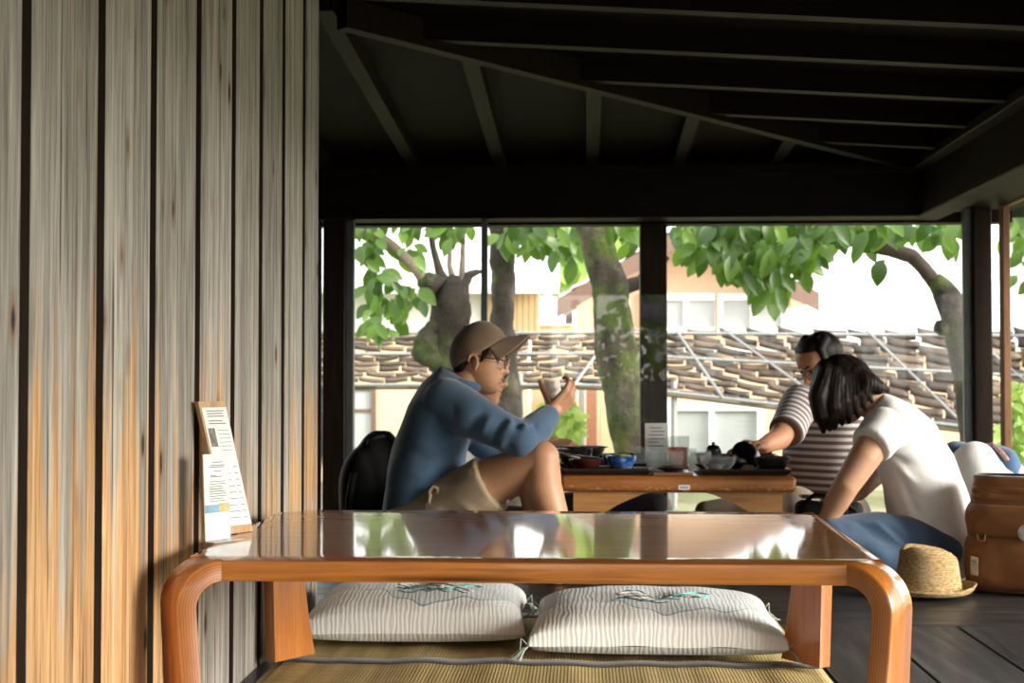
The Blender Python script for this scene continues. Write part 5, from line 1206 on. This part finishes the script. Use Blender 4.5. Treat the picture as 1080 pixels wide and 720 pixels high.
# ---- man behind him -------------------------------------------------------------
D2 = 5.28
p2 = thing('person', (P(470, 400, D2).x, D2, 0), 'person in glasses and white shirt, mostly hidden behind the blue sweater', 'person')
M2 = HM(P(508, 396, D2), math.radians(-6), math.radians(8), 0, .95)
b = MB(); head(b, M2); b.cap(P(500, 410, D2), .05, P(487, 432, D2), .06)
b.loft([(P(470, 545, D2), .15, .10), (P(472, 500, D2), .15, .10), (P(478, 455, D2), .16, .09), (P(484, 432, D2), .09, .05)], Y_)
b.chain([P(492, 447, 5.14), P(537, 456, 5.10), P(576, 466, 5.16)], [.048, .040, .026]); hand(b, P(576, 466, 5.16), V((1, .1, -.1)), (0, -.3, 1), (0, 1, .2), (.5, .7, .5), .05)
b.chain([P(492, 450, 5.46), P(530, 490, 5.52), P(556, 468, 5.50)], [.048, .040, .026]); hand(b, P(556, 468, 5.50), V((1, -.1, .05)), (0, .3, 1), (0, -1, .2), (.5, .7, .5), .05)
me = b.fuse(.0036, 3); me.materials.append(skin_b); me.materials.append(lip_m); lipfaces(me, M2); mi = np.zeros(len(me.polygons), dtype=np.int32); me.polygons.foreach_get('material_index', mi); o = finish('body', me, [skin_b, lip_m], p2); o.data.polygons.foreach_set('material_index', mi)
head_parts(M2, p2)
b = MB(); b.ell(M2 @ V((-.02, 0, .04)), (.088, .0815, .083), M2.to_3x3()); b.ell(M2 @ V((-.06, 0, -.03)), (.034, .058, .045), M2.to_3x3()); me = b.fuse(.005, 3); finish('hair', me, hair_k, p2)
b = MB(); b.loft([(P(466, 555, D2), .17, .12), (P(468, 515, D2), .185, .125), (P(474, 470, D2), .19, .11), (P(480, 446, D2), .18, .09), (P(487, 432, D2), .09, .06)], Y_)
b.chain([P(490, 446, 5.14), P(518, 452, 5.12)], [.075, .062]); b.chain([P(490, 448, 5.44), P(516, 474, 5.5)], [.075, .062]); me = b.fuse(.008, 6); folds(me, [], .010, 9); finish('shirt', me, whitec, p2)
b = MB()
for yy, yk_ in ((5.20, 5.13), (5.38, 5.55)):
    b.chain([P(470, 558, yy), P(548, 553, yk_)], [.095, .065]); b.chain([P(548, 553, yk_), P(500, 572, 5.28+(yk_-5.28)*.2)], [.06, .045])
b.chain([P(548, 553, 5.55), P(600, 534, 5.50), P(690, 531, 5.42)], [.064, .058, .05]); b.ell(P(470, 560, D2), (.13, .18, .09)); dk = fabric('dark_trousers', (.018, .018, .022), 350); me = b.fuse(.008, 5); folds(me, [], .006, 10); floor_clip(me); finish('trousers', me, dk, p2)

# ---- man in the striped shirt -----------------------------------------------------
D3 = 5.50
p3 = thing('person', (P(870, 400, D3).x, D3, 0), 'person in a brown and white striped tee, bowed over the table', 'person')
lat3 = V((.62, -.78, 0)).normalized()
M3 = HM(P(866, 384, D3-.05), math.radians(180+32), math.radians(30), 0, .98)
b = MB(); head(b, M3); b.cap(P(868, 398, D3), .052, P(870, 418, D3), .06)
b.loft([(P(872, 540, D3), .15, .10), (P(870, 490, D3), .15, .10), (P(868, 435, D3), .16, .09), (P(869, 414, D3), .08, .05)], lat3)
b.chain([P(842, 428, 5.40), P(822, 462, 5.22), P(805, 470, 5.10)], [.05, .042, .028]); hand(b, P(805, 470, 5.10), V((-.55, -.8, .10)), (0, -.4, 1), (0, 1, 0), (.4, .5, .4), .05)
b.chain([P(897, 430, 5.62), P(905, 480, 5.55), P(895, 520, 5.30)], [.05, .042, .028]); hand(b, P(895, 520, 5.30), V((-.6, -.7, -.3)), (0, -.3, 1), (-1, 0, 0), (.4, .6, .5), .05)
me = b.fuse(.0036, 3); me.materials.append(skin_d); me.materials.append(lip_m); lipfaces(me, M3); mi = np.zeros(len(me.polygons), dtype=np.int32); me.polygons.foreach_get('material_index', mi); o = finish('body', me, [skin_d, lip_m], p3); o.data.polygons.foreach_set('material_index', mi)
head_parts(M3, p3)
b = MB(); R3 = M3.to_3x3()
b.ell(M3 @ V((-.040, 0, .040)), (.066, .082, .078), R3); b.ell(M3 @ V((-.055, 0, -.015)), (.042, .068, .055), R3)
for s_ in (-1, 1): b.chain([M3 @ V((-.02, s_*.050, .095)), M3 @ V((.022, s_*.062, .078)), M3 @ V((.032, s_*.071, .048)), M3 @ V((.014, s_*.072, .010))], [.024, .016, .012, .007]); b.ell(M3 @ V((-.012, s_*.058, .052)), (.040, .024, .042), R3)
b.ell(M3 @ V((.012, 0, .078)), (.058, .062, .042), R3)
me = b.fuse(.004, 3); finish('hair', me, hair_k, p3)
t = NT('striped_jersey'); s1 = t.attr('stripe'); fr = t.math('FRACT', t.math('MULTIPLY', s1, 1/.0265)); 
t.color(t.mix(.3, t.ramp(fr, [(0, (.15, .10, .085)), (.44, (.16, .105, .09)), (.52, (.62, .60, .62)), (.93, (.64, .62, .64)), (1, (.15, .10, .085))]), t.ramp(t.noise(t.coord(), 300, 2), [(.3, .6), (.7, 1.)]), 'MULTIPLY')); t.set(Roughness=.9, Sheen_Weight=.2); strp = t.m
b = MB(); b.loft([(P(874, 522, D3), .165, .11), (P(872, 505, D3), .18, .125), (P(870, 470, D3), .185, .122), (P(868, 440, D3), .195, .112), (P(868, 422, D3), .18, .09), (P(869, 411, D3), .10, .07), (P(870, 405, D3), .066, .06)], lat3, 32, 2.2)
sl = [(P(846, 424, 5.42), .075), (P(828, 456, 5.25), .066)]; sr = [(P(896, 426, 5.60), .075), (P(904, 468, 5.56), .066)]
for q in (sl, sr): b.loft([(q[0][0]-(q[1][0]-q[0][0])*.15, .06, .06), (q[0][0], q[0][1], q[0][1]), (q[1][0], q[1][1], q[1][1])], V((.3, -.9, .2)))
me = b.fuse(.0065, 5); folds(me, [(P(860, 450, 5.3), P(885, 500, 5.3), .015, -.01), (P(850, 460, 5.3), P(860, 510, 5.3), .015, .008), (P(850, 488, 5.3), P(890, 500, 5.3), .015, -.008)], .010, 8)
v = npv(me); c0_ = np.array(P(868, 430, D3)); st = v[:, 2].copy()
for q in (sl, sr):
    a, c = np.array(q[0][0]), np.array(q[1][0]); d, tt = segdist(v, a, c+(c-a)*.1); ln_ = np.linalg.norm(c-a); k = (d < .085) & (np.linalg.norm((v-c0_)[:, :2] @ np.eye(2), axis=1) > .15); st[k] = (((v-a) @ ((c-a)/ln_))[k])
at_ = me.attributes.new('stripe', 'FLOAT', 'POINT'); at_.data.foreach_set('value', st.astype(np.float32)); finish('striped_shirt', me, strp, p3)
b = MB(); b.ell(P(872, 545, D3), (.17, .17, .13)); b.chain([P(865, 552, 5.48), P(840, 533, 5.22)], [.095, .070]); b.chain([P(880, 552, 5.62), P(830, 552, 5.72)], [.095, .07]); b.chain([P(840, 533, 5.22), P(775, 540, 5.26), P(745, 540, 5.26)], [.066, .056, .045]); b.chain([P(830, 552, 5.72), P(860, 585, 5.55)], [.06, .05])
me = b.fuse(.008, 5); folds(me, [], .006, 10); floor_clip(me); finish('trousers', me, fabric('taupe_trousers', (.20, .155, .11), 350), p3)

# ---- woman in white -------------------------------------------------------------
D4 = 4.68
p4 = thing('person', (P(985, 400, D4).x, D4, 0), 'person with black bob, white top and blue jeans, leaning forward on the floor', 'person')
M4 = HM(P(890, 409, D4), math.radians(180-8), math.radians(38), 0, .93)
lat4 = V((.15, 1, 0)).normalized()
b = MB(); head(b, M4); b.cap(P(903, 414, D4), .045, P(928, 432, D4), .055)
b.loft([(P(985, 585, D4), .14, .10), (P(980, 530, D4), .13, .10), (P(965, 485, D4), .13, .09), (P(942, 447, D4), .14, .07), (P(928, 432, D4), .07, .05)], lat4)
ash, ael, awr = P(928, 456, 4.50), P(893, 511, 4.46), P(871, 550, 4.50)
b.chain([ash, P(912, 482, 4.475), ael], [.053, .049, .041]); b.chain([ael, P(883, 528, 4.48), awr], [.041, .039, .027]); hand(b, awr, V((-.6, .35, -.45)), (-.3, -1, .3), (-.6, 0, .6), (.4, .5, .4), .05, .9)
b.chain([P(934, 452, 4.86), P(922, 500, 4.88), P(905, 520, 4.76)], [.048, .04, .026]); hand(b, P(905, 520, 4.76), V((-.7, -.6, -.2)), (.0, -.2, 1), (-1, .3, 0), (.4, .6, .5), .05, .9)
an4 = P(962, 592, 4.48); foot(b, V((an4.x+.02, 4.50, .06)), (1, .2, 0), .9)
me = b.fuse(.0036, 4); floor_clip(me); me.materials.append(skin_c); me.materials.append(lip_m); lipfaces(me, M4); mi = np.zeros(len(me.polygons), dtype=np.int32); me.polygons.foreach_get('material_index', mi); o = finish('body', me, [skin_c, lip_m], p4); o.data.polygons.foreach_set('material_index', mi)
head_parts(M4, p4, False)
topm = fabric('white_blouse', (.86, .86, .85), 380, .88, .04, .2, .1)
b = MB(); b.loft([(P(1000, 606, D4), .16, .085), (P(995, 585, D4), .18, .125), (P(985, 555, D4), .18, .132), (P(976, 522, D4), .175, .132), (P(967, 492, D4), .172, .124), (P(954, 464, D4), .172, .112), (P(940, 444, D4), .165, .088), (P(928, 430, D4), .11, .062), (P(921, 424, D4), .065, .046)], lat4, 36, 2.15)
h0, h1 = P(934, 449, 4.535), P(918, 470, 4.475); b.loft([(h0-(h1-h0)*.3, .05, .05), (h0, .070, .068), (h1, .066, .064)], V((.5, .3, .6))); h0, h1 = P(936, 450, 4.83), P(926, 478, 4.87); b.loft([(h0-(h1-h0)*.3, .05, .05), (h0, .07, .068), (h1, .064, .062)], V((.5, .3, .6)))
me = b.fuse(.0065, 6); yq = 4.53
folds(me, [L(938, 480, yq, 990, 500, yq, .012, -.012), L(940, 486, yq, 985, 525, yq, .012, .010), L(940, 492, yq, 970, 545, yq, .012, -.012), L(946, 505, yq, 958, 550, yq, .012, .010), L(950, 478, yq, 1000, 480, yq, .014, .008), L(960, 520, yq, 1005, 540, yq, .014, -.009), L(965, 545, yq, 1010, 560, yq, .012, .009), L(985, 540, yq, 1015, 600, yq, .014, -.010), L(930, 440, yq, 960, 455, yq, .016, -.006), L(1000, 520, yq, 1012, 590, yq, .014, .008)], .010, 8); floor_clip(me, .02); finish('blouse', me, topm, p4)
t = NT('blue_denim'); t.color(t.mix(.4, t.ramp(t.noise(t.coord(), 7, 4), [(.3, (.035, .07, .135)), (.7, (.08, .14, .235))]), t.ramp(t.noise(t.coord((200, 200, 200)), 3, 2), [(.35, .5), (.65, 1.)]), 'MULTIPLY')); t.set(Roughness=.9, Sheen_Weight=.2); t.bump(t.noise(t.coord(), 500, 2), .2, .002); denim = t.m
b = MB(); b.ell(P(985, 580, D4), (.13, .18, .115)); k1 = P(877, 564, 4.49)
b.chain([P(985, 580, 4.58), P(930, 566, 4.52), k1], [.10, .078, .062]); b.chain([k1, P(925, 588, 4.44), an4], [.058, .050, .042]); k2 = P(880, 566, 4.82); b.chain([P(985, 580, 4.78), k2], [.10, .062]); b.chain([k2, P(955, 592, 4.80)], [.058, .045])
me = b.fuse(.007, 5); folds(me, [L(900, 545, 4.45, 940, 580, 4.45, .012, -.009), L(915, 543, 4.45, 950, 575, 4.45, .010, .009), L(930, 545, 4.45, 955, 570, 4.45, .010, -.009), L(880, 548, 4.43, 900, 585, 4.43, .012, .006)], .007, 11); floor_clip(me); finish('jeans', me, denim, p4)
# bob hair: skull cap and hanging locks
b = MB(); hy = D4
b.ell(P(891, 402, hy), (.098, .092, .088), Matrix.Rotation(math.radians(25), 3, 'Y'))
for i, dy in enumerate((-.075, -.05, -.025, .0, .025, .05, .075)):
    s_ = 1-abs(dy)/.2
    b.chain([P(872, 393, hy+dy*.8), P(864, 418, hy+dy), P(866, 438, hy+dy), P(868, 455-abs(dy)*60, hy+dy)], [.045*s_, .034, .026, .008])
    b.chain([P(884, 400, hy+dy*.9), P(880, 428, hy+dy*1.05), P(880, 450-abs(i-1)*1.0, hy+dy)], [.05*s_, .034, .010])
    b.chain([P(902, 396, hy+dy*.8), P(915, 404, hy+dy), P(926, 408, hy+dy), P(936, 413-abs(dy)*30, hy+dy)], [.055*s_, .036, .024, .008])
for i, (x0, y0, x1, y1) in enumerate(((884, 400, 888, 448), (890, 400, 896, 445), (895, 400, 905, 440), (899, 398, 913, 432), (902, 396, 920, 424), (880, 398, 875, 453))):
    b.chain([P(x0, y0, hy-.055), P((x0+x1)/2, (y0+y1)/2, hy-.088), P(x1, y1, hy-.078)], [.04, .022, .007])
me = b.fuse(.0042, 3, .5); v = npv(me); n = npn(me)
for i in range(len(v)):
    p = v[i]; a = math.atan2(p[1]-hy, p[0]-P(891, 0, hy).x); v[i] += n[i]*(.0007*math.sin(a*60+6*mnoise.noise(V(p)*9))+.003*mnoise.noise(V((p[0]*40, p[1]*40, p[2]*6))))
me.vertices.foreach_set('co', v.ravel()); me.update(); finish('bob_hair', me, hair_w, p4)

# black shoulder bag with a phone on it
yb_ = 5.0; bx_ = P(866, 0, yb_).x
SB = thing('shoulder_bag', (bx_, yb_, 0), 'black shoulder bag on the floor between the woman in white and the striped tee', 'bag')
b = MB(); b.box((bx_-.10, yb_-.045, .002), (bx_+.13, yb_+.045, P(0, 524, yb_).z), .03, seg=4); me = b.fuse(.007, 4); folds(me, [], .008, 10); floor_clip(me); finish('pouch', me, blk, SB)
b = MB(); b.tube([(bx_-.09, yb_-.03, .20), (bx_-.04, yb_-.05, .245), (bx_+.03, yb_-.055, .235), (bx_+.10, yb_-.045, .19), (bx_+.14, yb_-.05, .08), (bx_+.10, yb_-.06, .02)], .007, 8); b.build('shoulder_strap', blk, SB, smooth=180)
px_ = P(858, 0, yb_).x; zt = P(0, 524, yb_).z+.012; PH = thing('phone', (px_, yb_, zt), 'dark phone lying on the black shoulder bag by the bare forearm', 'phone')
b = MB(); b.box((px_-.055, yb_-.036, zt-.003), (px_+.055, yb_+.036, zt+.006), .003, M=None); b.build('case', plain('grey_phone_case', (.12, .13, .14), .3), PH, smooth=40); b = MB(); b.box((px_-.051, yb_-.032, zt+.006), (px_+.051, yb_+.032, zt+.007)); b.build('screen', plain('dark_screen', (.02, .022, .025), .1), PH, smooth=0)
